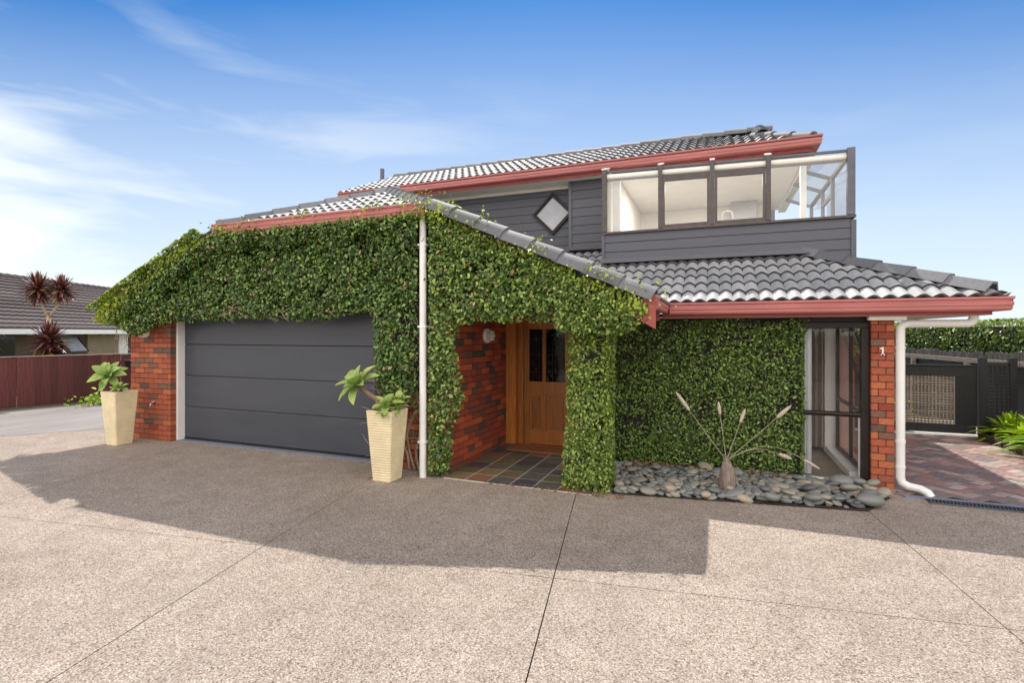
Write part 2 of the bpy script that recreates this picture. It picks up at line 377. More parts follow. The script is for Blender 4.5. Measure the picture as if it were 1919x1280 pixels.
def np_mesh(name, verts, faces_flat, counts, mat, parent=None, young=None, smooth=False):
    me = bpy.data.meshes.new(name); nv = len(verts)
    off = np.array(wl(parent)) if parent else np.zeros(3)
    me.vertices.add(nv); me.vertices.foreach_set('co', (verts-off).astype(np.float32).ravel())
    me.loops.add(len(faces_flat)); me.loops.foreach_set('vertex_index', faces_flat.astype(np.int32))
    me.polygons.add(len(counts)); st = np.concatenate(([0], np.cumsum(counts)[:-1])).astype(np.int32)
    me.polygons.foreach_set('loop_start', st); me.polygons.foreach_set('loop_total', counts.astype(np.int32))
    if young is not None:
        at = me.attributes.new('young', 'FLOAT', 'POINT'); at.data.foreach_set('value', young.astype(np.float32))
    me.update(); me.validate(); me.materials.append(M[mat])
    if smooth: me.shade_smooth()
    o = bpy.data.objects.new(name, me); COL.objects.link(o); o.parent = parent; return o
def leaves(name, P, Nm, Up, size, mat, parent=None, young=None, width=.62, fold=.16, kind='stuff'):
    """P positions, Nm leaf normals, Up direction of leaf tip; one folded pointed leaf each"""
    n = len(P); Nm = Nm/np.linalg.norm(Nm, axis=1)[:, None]
    Up = Up-Nm*(Up*Nm).sum(1)[:, None]; Up /= np.linalg.norm(Up, axis=1)[:, None]; S = np.cross(Up, Nm)
    base = np.array([(0, 0, 0), (-.5, .36, 1), (-.36, .72, 1), (0, 1.05, 0), (.36, .72, 1), (.5, .36, 1), (0, .5, 0)], float)
    V = np.empty((n, 7, 3)); sz = size[:, None]
    for i, (a, b, c) in enumerate(base):
        V[:, i] = P+S*(a*width*sz)+Up*((b-.5)*sz)+Nm*(c*fold*sz*.5)
    fl = np.array([0, 6, 3, 2, 1, 0, 5, 4, 3, 6]); F = (fl[None, :]+7*np.arange(n)[:, None]).ravel()
    cn = np.full(2*n, 5)
    yy = np.repeat(young if young is not None else np.zeros(n), 7)
    o = np_mesh(name, V.reshape(-1, 3), F, cn, mat, parent, yy); 
    if kind: o['kind'] = kind
    return o
def pip(poly, x, y):
    ins = np.zeros(len(x), bool); n = len(poly)
    for i in range(n):
        x0, y0 = poly[i]; x1, y1 = poly[(i+1) % n]
        if y0 == y1: continue
        c = ((y0 > y) != (y1 > y)) & (x < (x1-x0)*(y-y0)/(y1-y0)+x0); ins ^= c
    return ins
def edge_dist(poly, x, y):
    d = np.full(len(x), 9.); n = len(poly)
    for i in range(n):
        a = np.array(poly[i]); b = np.array(poly[(i+1) % n]); ab = b-a; L2 = (ab@ab)+1e-9
        t = np.clip(((x-a[0])*ab[0]+(y-a[1])*ab[1])/L2, 0, 1)
        d = np.minimum(d, np.hypot(x-a[0]-t*ab[0], y-a[1]-t*ab[1]))
    return d
def lump(x, y, seed, fr=(1.7, 4.1, 9.3), am=(.5, .3, .2)):
    r_ = np.random.default_rng(seed); s = np.zeros(len(x))
    for f, a in zip(fr, am):
        for _ in range(4):
            th, ph = r_.uniform(0, 6.28, 2); s += a/2.2*np.sin(f*(x*np.cos(th)+y*np.sin(th))*r_.uniform(.7, 1.3)+ph)
    return s
def scatter_face(poly, dens, to3d, out, seed, thick=.12, relief=.07, size=(.03, .055), young_fn=None, up=(0, 0, -1), sparse_fn=None, droop=.6):
    """random leaves over a polygon in a face's (u,v); to3d maps (u,v,depth) to the world, out = outward normal"""
    r_ = np.random.default_rng(seed); xs = [p[0] for p in poly]; ys = [p[1] for p in poly]
    A = (max(xs)-min(xs))*(max(ys)-min(ys)); n = int(A*dens)
    x = r_.uniform(min(xs), max(xs), n); y = r_.uniform(min(ys), max(ys), n)
    wob = .035*lump(x, y, seed+3, (6, 14, 30)); ins = pip(poly, x+wob, y+.05*lump(x, y, seed+4, (5, 13, 27)))
    x, y = x[ins], y[ins]
    keep = r_.uniform(0, 1, len(x)) < .72+.42*lump(x, y, seed+9, (7, 15, 31), (.6, .5, .4)); x, y = x[keep], y[keep]
    if sparse_fn is not None:
        k = r_.uniform(0, 1, len(x)) < sparse_fn(x, y); x, y = x[k], y[k]
    d = edge_dist(poly, x, y); rnd = np.clip(d/.14, 0, 1)**.6
    dep = (relief*lump(x, y, seed+1)+thick*(r_.uniform(0, 1, len(x))**.55))*(.35+.65*rnd)
    P = to3d(x, y, dep); o = np.array(out, float); n = len(x)
    g = .02; gx = (lump(x+g, y, seed+1)-lump(x-g, y, seed+1))/(2*g)*relief; gy = (lump(x, y+g, seed+1)-lump(x, y-g, seed+1))/(2*g)*relief
    z0 = np.zeros(n); Pu = to3d(x+.01, y, dep)-P; Pv = to3d(x, y+.01, dep)-P
    Pu /= np.linalg.norm(Pu, axis=1)[:, None]; Pv /= np.linalg.norm(Pv, axis=1)[:, None]
    Nm = o[None, :]*.9-Pu*gx[:, None]*.8-Pv*gy[:, None]*.8+np.array([0, 0, .45])+r_.normal(0, .48, (n, 3))
    Up = np.array(up, float)[None, :]*droop+r_.normal(0, .55, (n, 3))
    s = r_.uniform(size[0], size[1], n)*np.exp(r_.normal(0, .16, n))*.86
    yg = young_fn(x, y, dep, r_) if young_fn else (r_.uniform(0, 1, n) > .985)*.6
    return P, Nm, Up, s, yg
def merge(*a): return [np.concatenate(k) for k in zip(*a)]

# ------------------------------------------------------------------ ground and driveway
g = MB(); g.add([(-220, -120, -.06), (220, -120, -.06), (220, 300, -.06), (-220, 300, -.06)], [(0, 1, 2, 3)])
tag(g.build('ground', 'ground earth'), kind='structure')
drive = thing('driveway', (0, 0, 0), 'pinkish exposed aggregate concrete driveway cut by straight joints', 'driveway', kind='structure'); drive.pop('category', None)
g = MB(); g.add([(-15.2, -9, -.03), (9, -9, -.03), (9, 14, -.03), (-15.2, 14, -.03)], [(0, 1, 2, 3)]); g.build('joint_bed', 'joint sand', drive)
def lx(l, m_):
    (x1, y1), (x2, y2) = l; (x3, y3), (x4, y4) = m_
    d = (x1-x2)*(y3-y4)-(y1-y2)*(x3-x4); a = x1*y2-y1*x2; b = x3*y4-y3*x4
    return ((a*(x3-x4)-(x1-x2)*b)/d, (a*(y3-y4)-(y1-y2)*b)/d)
Al = [((-15, 0), (-15, 5)), ((-10.9, 3.4), (-11.7, 6.5)), ((-7.2, 3.62), (-8.05, 4.94+1.2)), ((-3.99, 5.33), (-3.21, 1.61)), ((-1.45, 5.53), (-.92, 2.52)), ((1.45, 5.84), (1.65, 3.89)), ((4.6, 5.5), (5.1, 2.5)), ((9, 0), (9, 5))]
Dl = [((-6.54, y-6.93), (1.64, y-5.78)) for y in (-1.9,)]+[((-6.54, -.6), (1.64, .55)), ((-6.54, 2.89), (1.64, 4.04)), ((-15, 13.5), (9, 13.5))]
for i in range(len(Al)-1):
    for j in range(len(Dl)-1):
        q = [lx(Al[i], Dl[j]), lx(Al[i+1], Dl[j]), lx(Al[i+1], Dl[j+1]), lx(Al[i], Dl[j+1])]
        c = Vector((sum(p[0] for p in q)/4, sum(p[1] for p in q)/4)); gp = .0042
        qq = []
        for k in range(4):
            p0 = Vector(q[k-1]); p1 = Vector(q[k]); p2 = Vector(q[(k+1) % 4]); qq.append(tuple(p1+((p0-p1).normalized()+(p2-p1).normalized())*gp))
        g = MB(); g.prism(qq, 'z', -.02, 0); g.build('concrete_slab', 'aggregate', drive)
g = MB(); g.prism([(-14.6, 1.6), (-11.6, 5.13), (-10.6, 6.3), (-9.44, 7.7), (-9.44, 16), (-13.6, 16), (-15.05, 8.0), (-15.7, 5)], 'z', .0005, .005)
tag(g.build('side_lane', 'lane'), 'worn grey side lane running past the garage along the red fence', kind='structure')

# ------------------------------------------------------------------ house
H = thing('house', (-3.5, 9, 0), 'brick and dark weatherboard two storey house with tiled roofs, red gutters and attached garage', 'house')
BC = .086; BL = .2306
bricks_left = 300
def brick_run(part, u0, u1, nz, place, mat, odd=0, limit=0, name='brick', z0=0, filt=None):
    """courses of stretchers between u0 and u1; place(u, z) -> (loc, rot)"""
    ind = 0; joined = []
    items = []
    for k in range(nz):
        zc = z0+k*BC+BC/2; u = u0-(BL/2 if (k+odd) % 2 else 0)
        while u < u1-.02:
            a = max(u, u0); b = min(u+BL, u1)
            if b-a > .03: items.append((a, b, zc))
            u += BL
    items.sort(key=lambda t: t[0] if limit >= 0 else -t[0])
    for n_, (a, b, zc) in enumerate(items):
        if filt and not filt((a+b)/2, zc): continue
        me = chamfer_box(round(b-a-.009, 3), .10, BC-.009, .0025, mat)
        loc, rot = place((a+b)/2, zc)
        if ind < abs(limit): o = link(name, me, part, loc, rot); ind += 1
        else: joined.append((me, Matrix.Translation(loc) @ Euler(rot).to_matrix().to_4x4()))
    if joined: join_meshes('brickwork', joined, mat, part)
# left pier
o = MB().box(-9.405, -8.425, 5.925, 6.40, -.05, 2.30).build('brick_pier', 'mortar', H)
brick_run(o, -9.41, -8.41, 26, lambda u, zc: ((u, 5.96+random.uniform(-.0012, .0012), zc), (0, 0, 0)), 'brick', limit=140)
# left side wall of garage
MB().box(-9.40, -9.25, 6.40, 13, -.05, 2.05).build('side_wall', 'brick', H)
# white jamb and garage door
MB().box(-8.424, -8.375, 6.012, 6.20, 0, 2.12).build('door_jamb', 'white paint', H, bevel=.003)
MB().box(-8.375, -4.30, 6.02, 6.30, 2.10, 2.35).build('door_header', 'white paint', H)
gd = MB().box(-8.375, -4.35, 6.17, 6.20, 0, 2.12).build('garage_door', 'mortar', H)
for k in range(4):
    z0 = .045+k*.522
    MB().box(-8.37, -4.355, 6.128, 6.168, z0, z0+.515).build('door_panel', 'garage door', gd, bevel=.006)
MB().box(-8.37, -4.355, 6.122, 6.16, .012, .043).build('bottom_seal', 'black frame', gd)
MB().box(-8.40, -4.33, 6.00, 6.24, -.02, .011).build('threshold', 'concrete sill', H)
# middle pier between garage and entry, entry side wall
o = MB().box(-4.34, -3.165, 5.895, 6.35, -.05, 2.2).build('brick_pier', 'mortar', H)
brick_run(o, -4.35, -3.262, 26, lambda u, zc: ((u, 5.93, zc), (0, 0, 0)), 'brick', odd=1, limit=0, filt=lambda u, zc: zc < 1.0 and u > -4.2)
o = MB().box(-3.40, -3.165, 6.36, 7.95, -.05, 2.2).build('entry_wall', 'mortar', H)
brick_run(o, 5.88, 7.92, 25, lambda u, zc: ((-3.202+random.uniform(-.001, .001), u, zc), (0, 0, R(90))), 'entry brick', limit=112)
MB().box(-3.30, -1.0, 5.95, 7.95, 2.075, 2.10).build('entry_soffit', 'soffit', H)
# right pier with the house number
o = MB().box(1.652, 1.868, 7.12, 7.30, -.05, 2.02).build('brick_pier', 'mortar', H)
for k in range(24):
    zc = k*.0825+.04; cut = .072 if k % 2 else .146
    for a, b in ((1.645, 1.645+cut), (1.645+cut, 1.875)):
        me = chamfer_box(round(b-a-.008, 3), .20, .0745, .0022, 'brick'); link('brick', me, o, ((a+b)/2, 7.21, zc))
nb = MB(); nb.box(-.008, .008, -.006, .006, 0, .092).box(-.020, .020, -.006, .006, 0, .012)
nb.add([(-.008, -.006, .092), (-.008, -.006, .074), (-.026, -.006, .066), (-.026, -.006, .076), (-.008, .006, .092), (-.008, .006, .074), (-.026, .006, .066), (-.026, .006, .076)], [(0, 1, 2, 3), (7, 6, 5, 4), (0, 3, 7, 4), (1, 5, 6, 2), (0, 4, 5, 1), (3, 2, 6, 7)])
nb.v = [(x+1.757, y+7.102, z_+1.545) for x, y, z_ in nb.v]; nb.build('house_number', 'white paint', H)
# walls behind
MB().box(-1.55, -1.40, 6.95, 7.95, -.05, 2.1).build('entry_return_wall', 'mortar', H)
MB().box(-1.40, .955, 7.36, 7.50, -.05, 2.06).build('front_wall', 'mortar', H)
# gable front above the garage, covered by vines
pf = [(-9.42, 2.06), (-9.42, 2.14), (-6.86, 3.30), (-3.42, 3.30), (-.80, 2.12), (-.80, 2.06)]
MB().prism(pf, 'y', 5.92, 6.02).build('gable_wall', 'mortar', H)
MB().box(-1.50, -1.22, 5.92, 6.18, -.05, 2.1).build('porch_post', 'mortar', H)
SL = .455
# --- roof planes
def tile_mesh():
    nu = 12; vs = []; fs = []; wd, ln, th = .300, .37, .028
    def prof(u): return .040*(math.sin(math.pi*(u/.15)+.0)**2)**.62
    us = [wd*i/nu for i in range(nu+1)]
    for u in us: vs.append((u, 0, prof(u)+.034))
    for u in us: vs.append((u, ln, prof(u)+.002))
    b = len(vs)
    for u in us: vs.append((u, 0, prof(u)+.034))
    for u in us: vs.append((u, .002, prof(u)+.034-th))
    for i in range(nu):
        fs.append((i, i+1, nu+1+i+1, nu+1+i)); fs.append((b+i+1, b+i, b+nu+1+i, b+nu+1+i+1))
    me = bpy.data.meshes.new('roof_tile'); me.from_pydata(vs, [], fs); me.shade_smooth(); me.materials.append(M['roof tile']); me.materials.append(M['shaded bare edge']); me.polygons.foreach_set('material_index', [i % 2 for i in range(len(me.polygons))]); return me
TILE = tile_mesh()
def lay(part, O, U, V, nu, nv, cuts, indiv=True, u0=0, gauge=.32, name='roof_tile', mat='roof tile', tile=None):
    """tiles in rows over a slope; cuts: list of (point, normal) world planes; the side the normal points to is removed"""
    O = Vector(O); U = Vector(U).normalized(); V = Vector(V).normalized(); Nn = U.cross(V); tile = tile or TILE
    rot = Matrix((U, V, Nn)).transposed(); eul = rot.to_euler(); joined = []
    for j in range(nv):
        for i in range(nu):
            p = O+U*(u0+i*.30)+V*(j*gauge)
            cs = [p, p+U*.30, p+V*.37, p+U*.30+V*.37]; inside = True; out = False; need = []
            for cp, cn in cuts:
                dd = [(c-Vector(cp)).dot(Vector(cn)) for c in cs]
                if min(dd) > -.001: out = True; break
                if max(dd) > .001: need.append((cp, cn)); inside = False
            if out: continue
            me = tile; mt = Matrix.Translation(p) @ rot.to_4x4()
            if not inside:
                bm = bmesh.new(); bm.from_mesh(tile); inv = mt.inverted()
                for cp, cn in need:
                    bmesh.ops.bisect_plane(bm, geom=bm.verts[:]+bm.edges[:]+bm.faces[:], plane_co=inv @ Vector(cp), plane_no=(rot.inverted() @ Vector(cn)), clear_outer=True)
                if not bm.faces: bm.free(); continue
                me = bpy.data.meshes.new('cut_tile'); bm.to_mesh(me); bm.free()
                if indiv: me.shade_smooth(); me.materials.append(M[mat]); me.materials.append(M['shaded bare edge'])
            if indiv:
                o_ = link(name, me, part, p+Nn*random.uniform(0, .004)); o_.rotation_euler = (eul.x+random.uniform(-.006, .006), eul.y+random.uniform(-.004, .004), eul.z+random.uniform(-.006, .006))
            else: joined.append((me, mt))
    if joined:
        o_ = join_meshes('tile_field', joined, mat, part); o_.data.shade_smooth(); o_.data.materials.append(M['shaded bare edge'])
def cap_mesh(rad=.125, ln=.43, angular=False):
    prof = [(-rad, -.02), (-rad*.93, rad*.20), (-rad*.62, rad*.62), (-rad*.25, rad*.80), (rad*.25, rad*.80), (rad*.62, rad*.62), (rad*.93, rad*.20), (rad, -.02)] if not angular else \
           [(-rad*1.25, -.045), (-rad*.42, rad*.60), (rad*.42, rad*.60), (rad*1.25, -.045)]
    vs = []; n = len(prof)
    for y, s, dz in ((0, 1.0, .018), (ln, .9, 0)):
        for a, b in prof: vs.append((a*s, y, b*s+dz))
    for a, b in prof: vs.append((a*.86, 0, b*.86+.002))
    fs = [(i, i+1, n+i+1, n+i) for i in range(n-1)]+[(i+1, i, 2*n+i, 2*n+i+1) for i in range(n-1)]
    me = bpy.data.meshes.new('ridge_cap'); me.from_pydata(vs, [], fs); me.materials.append(M['ridge cap'])
    if not angular: me.shade_smooth(); me.set_sharp_from_angle(angle=R(50))
    return me
CAP = cap_mesh(); CAPA = cap_mesh(angular=True); CAPV = cap_mesh(.165); CAPS = cap_mesh(.105, angular=True)
def caps(part, a, b, me=CAP, step=.38, lift=.03, start=0):
    a = Vector(a); b = Vector(b); d = (b-a); Ln = d.length; d.normalize(); sd_ = d.cross(Vector((0, 0, 1))).normalized(); up = sd_.cross(d)
    rot = Matrix((sd_, d, up)).transposed().to_euler(); s = start
    while s < Ln-.08:
        o_ = link('ridge_cap', me, part, a+d*s+up*lift); o_.rotation_euler = (rot.x+random.uniform(-.006, .006), rot.y, rot.z+random.uniform(-.01, .01)); s += step
ap = Vector((-5.14, 7.40, 4.15)); hl = Vector((-6.93, 5.60, 3.35)); hr = Vector((-3.35, 5.60, 3.35))
er = Vector((-.62, 5.60, 2.13)); el = Vector((-9.66, 5.60, 2.13)); bk = 12.0
gr = MB()
nR = Vector((SL, 0, 1)).normalized(); nL = Vector((-SL, 0, 1)).normalized(); nF = Vector((0, -SL, 1)).normalized()
gr.slab([er, (er.x, 8.9, er.z), (-5.14, 8.9, 4.15), ap, hr], nR, .04)
gr.slab([el, hl, ap, (-5.14, bk, 4.15), (el.x, bk, el.z)], nL, .04)
gr.slab([hl, hr, ap], nF, .04)
gr = gr.build('garage_roof', 'roof underlay', H)
# clipped front of the garage roof
lay(gr, (hl.x, 5.61, 3.355), (1, 0, 0), (0, 1, .445), 12, 7, [(hl, (-1, 1, 0)), (hr, (1, 1, 0))])
# right slope of garage roof up to the valley, and left slope
vx = lambda y: -.60-(y-6.75)
lay(gr, (-.58, 5.62, 2.12), (0, 1, 0), (-1, 0, SL), 12, 16, [((-.60, 6.75, 0), (1, 1, 0)), (hr, (-1, -1, 0)), ((0, 9.15, 0), (0, 1, 0)), ((-5.14, 0, 0), (-1, 0, 0))], indiv=False)
lay(gr, (-9.70, 12, 2.12), (0, -1, 0), (1, 0, SL), 22, 16, [(hl, (1, -1, 0)), ((-5.14, 0, 0), (1, 0, 0)), ((0, 5.6, 0), (0, -1, 0))], indiv=False)
caps(gr, hl, ap, CAPA, .40); caps(gr, hr+Vector((.02, 0, 0)), ap, CAPA, .36)
caps(gr, er+Vector((-.03, .05, -.01)), hr+Vector((-.05, .05, .01)), CAPV, .37, .02); caps(gr, el+Vector((0, .20, -.06)), hl+Vector((0, .20, -.08)), CAPV, .37, -.04)
caps(gr, ap, Vector((-5.14, 9.35, 4.15)), CAPA, .38)
# lower front roof
lr = MB(); yb = 9.14
lr.slab([(-.60, 6.76, 2.15), (2.785, 6.76, 2.15), (2.795-2.39, 9.14, 2.15+2.39*SL), (-.60-2.39, 9.14, 2.15+2.39*SL)], nF, .04)
lr.slab([(2.785, 6.76, 2.15), (2.785, 13, 2.15), (1.30, 13, 2.15+1.495*SL), (1.30, 8.245, 2.15+1.495*SL)], nR, .04)
lr = lr.build('lower_roof', 'roof underlay', H)
lay(lr, (-3.13, 6.80, 2.152), (1, 0, 0), (0, 1, SL), 20, 8, [((-.60, 6.75, 0), (-1, -1, 0)), ((2.795, 6.75, 0), (1, 1, 0)), ((0, 9.145, 0), (0, 1, 0))])
lay(lr, (2.745, 6.75, 2.152), (0, 1, 0), (-1, 0, SL), 20, 5, [((2.795, 6.75, 0), (-1, -1, 0)), ((1.40, 0, 0), (-1, 0, 0))], indiv=False)
caps(lr, (2.66, 6.885, 2.175+.14*SL), (1.16, 8.385, 2.175+1.64*SL), CAPS, .40, .02)
# lead flashing where roof meets the walls
fl = MB(); zz = lambda y: 2.19+(y-6.75)*SL+.055
fl.add([(-1.75, 8.21, zz(8.21)), (1.25, 8.21, zz(8.21)), (1.25, 8.37, zz(8.37)+.02), (-1.75, 8.37, zz(8.37)+.02)], [(0, 1, 2, 3)])
fl.add([(-2.55, 9.02, zz(9.02)), (-1.73, 9.02, zz(9.02)), (-1.73, 9.16, zz(9.16)+.02), (-2.55, 9.16, zz(9.16)+.02)], [(0, 1, 2, 3)])
fl.build('roof_flashing', 'ridge cap', H)
# main roof
mr = MB(); ry, rz = 10.60, 5.49
e0 = Vector((-7.38, 8.76, 4.695)); e1 = Vector((1.425, 8.76, 4.695)); r0 = Vector((-7.2, ry, rz)); r1 = Vector((.69, ry, rz)); g1 = Vector((.69, 9.495, 4.695+.735*SL))
mr.slab([e0, e1, g1, r1, r0], nF, .04)
mr.slab([e1, (1.435, 13.4, 4.735), (.69, 12.6, 5.07), g1], nR, .04)
mr.slab([r0, r1, (.69, 13.4, 4.45), (-7.39, 13.4, 4.45)], (0, .42, 1), .04)
mr.prism([(9.495, 5.07), (10.66, 5.58), (11.9, 5.07)], 'x', .60, .66)
mr = mr.build('main_roof', 'roof underlay', H)
lay(mr, (-7.40, 8.80, 4.70), (1, 0, 0), (0, 1, SL), 30, 7, [(e1, (1, 1, 0)), ((.70, 0, 0), (1, 0, 0)) if False else (e1, (1, 1, 0)), ((0, ry, 0), (0, 1, 0)), (Vector((-7.39, 8.75, 0)), Vector((-1.91, .19, 0)))]+[((.70, 9.5, 0), (1, .35, 0))])
caps(mr, r0, r1, CAP, .385, .02)
caps(mr, g1+Vector((0, 0, .02)), r1+Vector((0, 0, .02)), CAP, .16, .02)
caps(mr, e1+Vector((-.10, .12, .02)), g1, CAP, .36, -.02)
MB().tube([(-7.45, 10.4, 4.6), (-7.45, 10.4, 5.72)], .05).build('vent_pipe', 'grey post', H, smooth='auto')

# gutters and fascias
GP = [(0, 0), (.105, 0), (.118, .018), (.118, .050), (.126, .056), (.126, .088), (.118, .094), (.118, .112), (.132, .120), (.132, .145), (.120, .145), (.120, .139), (0, .139)]
def gutter_x(x0, x1, y, zt, m0=0, m1=0, name='gutter'):
    """gutter along x, outer face at y; m0/m1 = mitre slopes at the ends"""
    vs = []; n = len(GP); back = y+.132
    for a, b in GP: vs.append((x0-m0*(a-.132)*-1 if m0 else x0, back-a, zt-.145+b))
    vs = [(x0-(a-.132)*m0, back-a, zt-.145+b) for a, b in GP]+[(x1+(a-.132)*m1, back-a, zt-.145+b) for a, b in GP]
    mb = MB(); mb.add(vs, [tuple(range(n)), tuple(range(2*n-1, n-1, -1))]+[(i, i+n, (i+1) % n+n, (i+1) % n) for i in range(n)])
    return mb.build(name, 'gutter red', H)
def gutter_y(y0, y1, x, zt, m0=0, name='gutter'):
    back = x-.132; n = len(GP)
    vs = [(back+a, y0-(a-.132)*m0, zt-.145+b) for a, b in GP]+[(back+a, y1, zt-.145+b) for a, b in GP]
    mb = MB(); mb.add(vs, [tuple(range(n)), tuple(range(2*n-1, n-1, -1))]+[(i, i+n, (i+1) % n+n, (i+1) % n) for i in range(n)])
    return mb.build(name, 'gutter red', H)
gutter_x(hl.x-.03, hr.x+.03, 5.50, 3.405)
MB().box(hl.x+.02, hr.x-.02, 5.632, 5.66, 3.29, 3.42).build('fascia', 'fascia red', H)
gutter_x(-.56, 2.795, 6.75, 2.175, 0, 1); gutter_y(6.75, 13, 2.795, 2.175, 1)
MB().box(-.66, 2.663, 6.884, 6.91, 1.99, 2.17).build('fascia', 'fascia red', H)
MB().box(2.635, 2.661, 6.912, 13, 1.99, 2.17).build('fascia', 'fascia red', H)
gutter_x(-7.39, 1.435, 8.75, 4.73, 0, 1); gutter_y(8.75, 9.35, 1.435, 4.73, 1)
MB().box(-7.30, 1.30, 8.884, 8.91, 4.53, 4.72).build('fascia', 'fascia red', H)
MB().box(1.274, 1.300, 8.912, 9.35, 4.53, 4.72).build('fascia', 'fascia red', H); MB().box(1.274, 1.43, 9.352, 13.3, 4.555, 4.715).build('boxed_soffit', 'white paint', H)
MB().box(-7.42, -7.392, 8.86, 13.3, 4.50, 4.74).build('barge_board', 'fascia red', H)
# side gutter of garage verge with pointed fascia end
gutter_y(5.62, 6.74, -.56, 2.19)
MB().prism([(-1.02, 2.08), (-.60, 2.20), (-.60, 1.84)], 'y', 5.56, 5.59).build('fascia_end', 'fascia red', H)
# soffits
MB().box(-.72, -.692, 5.61, 6.90, 1.95, 2.10).build('fascia', 'fascia red', H)
MB().box(-.80, 2.63, 6.912, 7.36, 1.992, 2.010).build('soffit', 'soffit', H)
MB().box(1.88, 2.633, 7.361, 13, 1.992, 2.010).build('soffit', 'soffit', H)
MB().box(-7.30, 1.272, 8.912, 9.42, 4.552, 4.57).build('soffit', 'soffit', H)
MB().box(1.60, 1.96, 7.0, 7.09, 1.945, 1.990).build('beam_end', 'white paint', H, bevel=.003)
MB().box(-7.2, -1.9, 9.36, 9.398, 4.49, 4.55).build('soffit_trim', 'soffit', H)

# weatherboards
def boards_x(part, x0, x1, y, z0, n, pitch=.158, last=None):
    for k in range(n):
        zb = z0+k*pitch; zt = zb+pitch-.006 if not (last and k == n-1) else last
        mb = MB(); mb.prism([(y+.03, zb), (y-.004, zb), (y+.006, zt), (y+.006, zt), (y+.03, zt)][:3]+[(y+.006, zt), (y+.03, zt)][1:], 'x', x0, x1)
        mb.build('weatherboard', 'weatherboard', part)
o = MB().box(-7.0, -2.45, 9.432, 9.50, 2.3, 4.55).build('upper_wall', 'black frame', H); boards_x(o, -7.0, -2.45, 9.40, 3.13-.158*2, 11, last=4.549)
o = MB().box(-2.50, -1.70, 9.182, 9.42, 2.6, 4.55).build('upper_wall', 'black frame', H); boards_x(o, -2.455, -1.73, 9.15, 3.27, 8, last=4.549)
MB().box(-2.515, -2.457, 9.135, 9.185, 3.22, 4.549).build('corner_trim', 'board trim', H, bevel=.002)
o = MB().box(-1.72, 1.74, 8.394, 8.42, 2.4, 3.385).build('bay_wall', 'black frame', H); boards_x(o, -1.695, 1.70, 8.36, 2.955-.15*3, 6, .15, last=3.385)
MB().box(-1.745, -1.697, 8.345, 8.40, 2.6, 3.385).build('corner_trim', 'board trim', H, bevel=.002)
MB().box(1.702, 1.765, 8.345, 8.40, 2.3, 3.36).build('corner_trim', 'board trim', H, bevel=.002)
o = MB().box(1.72, 1.732, 8.40, 12.0, 2.3, 3.385).build('bay_side_wall', 'board trim', H)
# other walls of the upper storey
MB().box(-7.0, -6.9, 9.50, 13.2, 2.3, 4.6).box(-6.9, 1.2, 13.1, 13.2, 2.3, 4.6).build('rear_wall', 'board trim', H)
# diamond window
dw = MB(); cx, cz, dy = -2.89, 4.04, 9.375
def ring(mb, c, r0_, r1_, y0, y1):
    o_ = [(c[0]+r0_, c[1]), (c[0], c[1]+r0_), (c[0]-r0_, c[1]), (c[0], c[1]-r0_)]; i_ = [(c[0]+r1_, c[1]), (c[0], c[1]+r1_), (c[0]-r1_, c[1]), (c[0], c[1]-r1_)]
    for k in range(4):
        a, b, c2, d = o_[k], o_[(k+1) % 4], i_[(k+1) % 4], i_[k]; mb.prism([a, b, c2, d], 'y', y0, y1)
ring(dw, (cx, cz), .40, .355, 9.345, 9.40); ring(dw, (cx, cz), .355, .315, 9.365, 9.40)
dw = dw.build('window_frame', 'dark brown frame', H)
MB().prism([(cx+.318, cz), (cx, cz+.318), (cx-.318, cz), (cx, cz-.318)], 'y', 9.380, 9.386).build('pane', 'dusty window', dw)

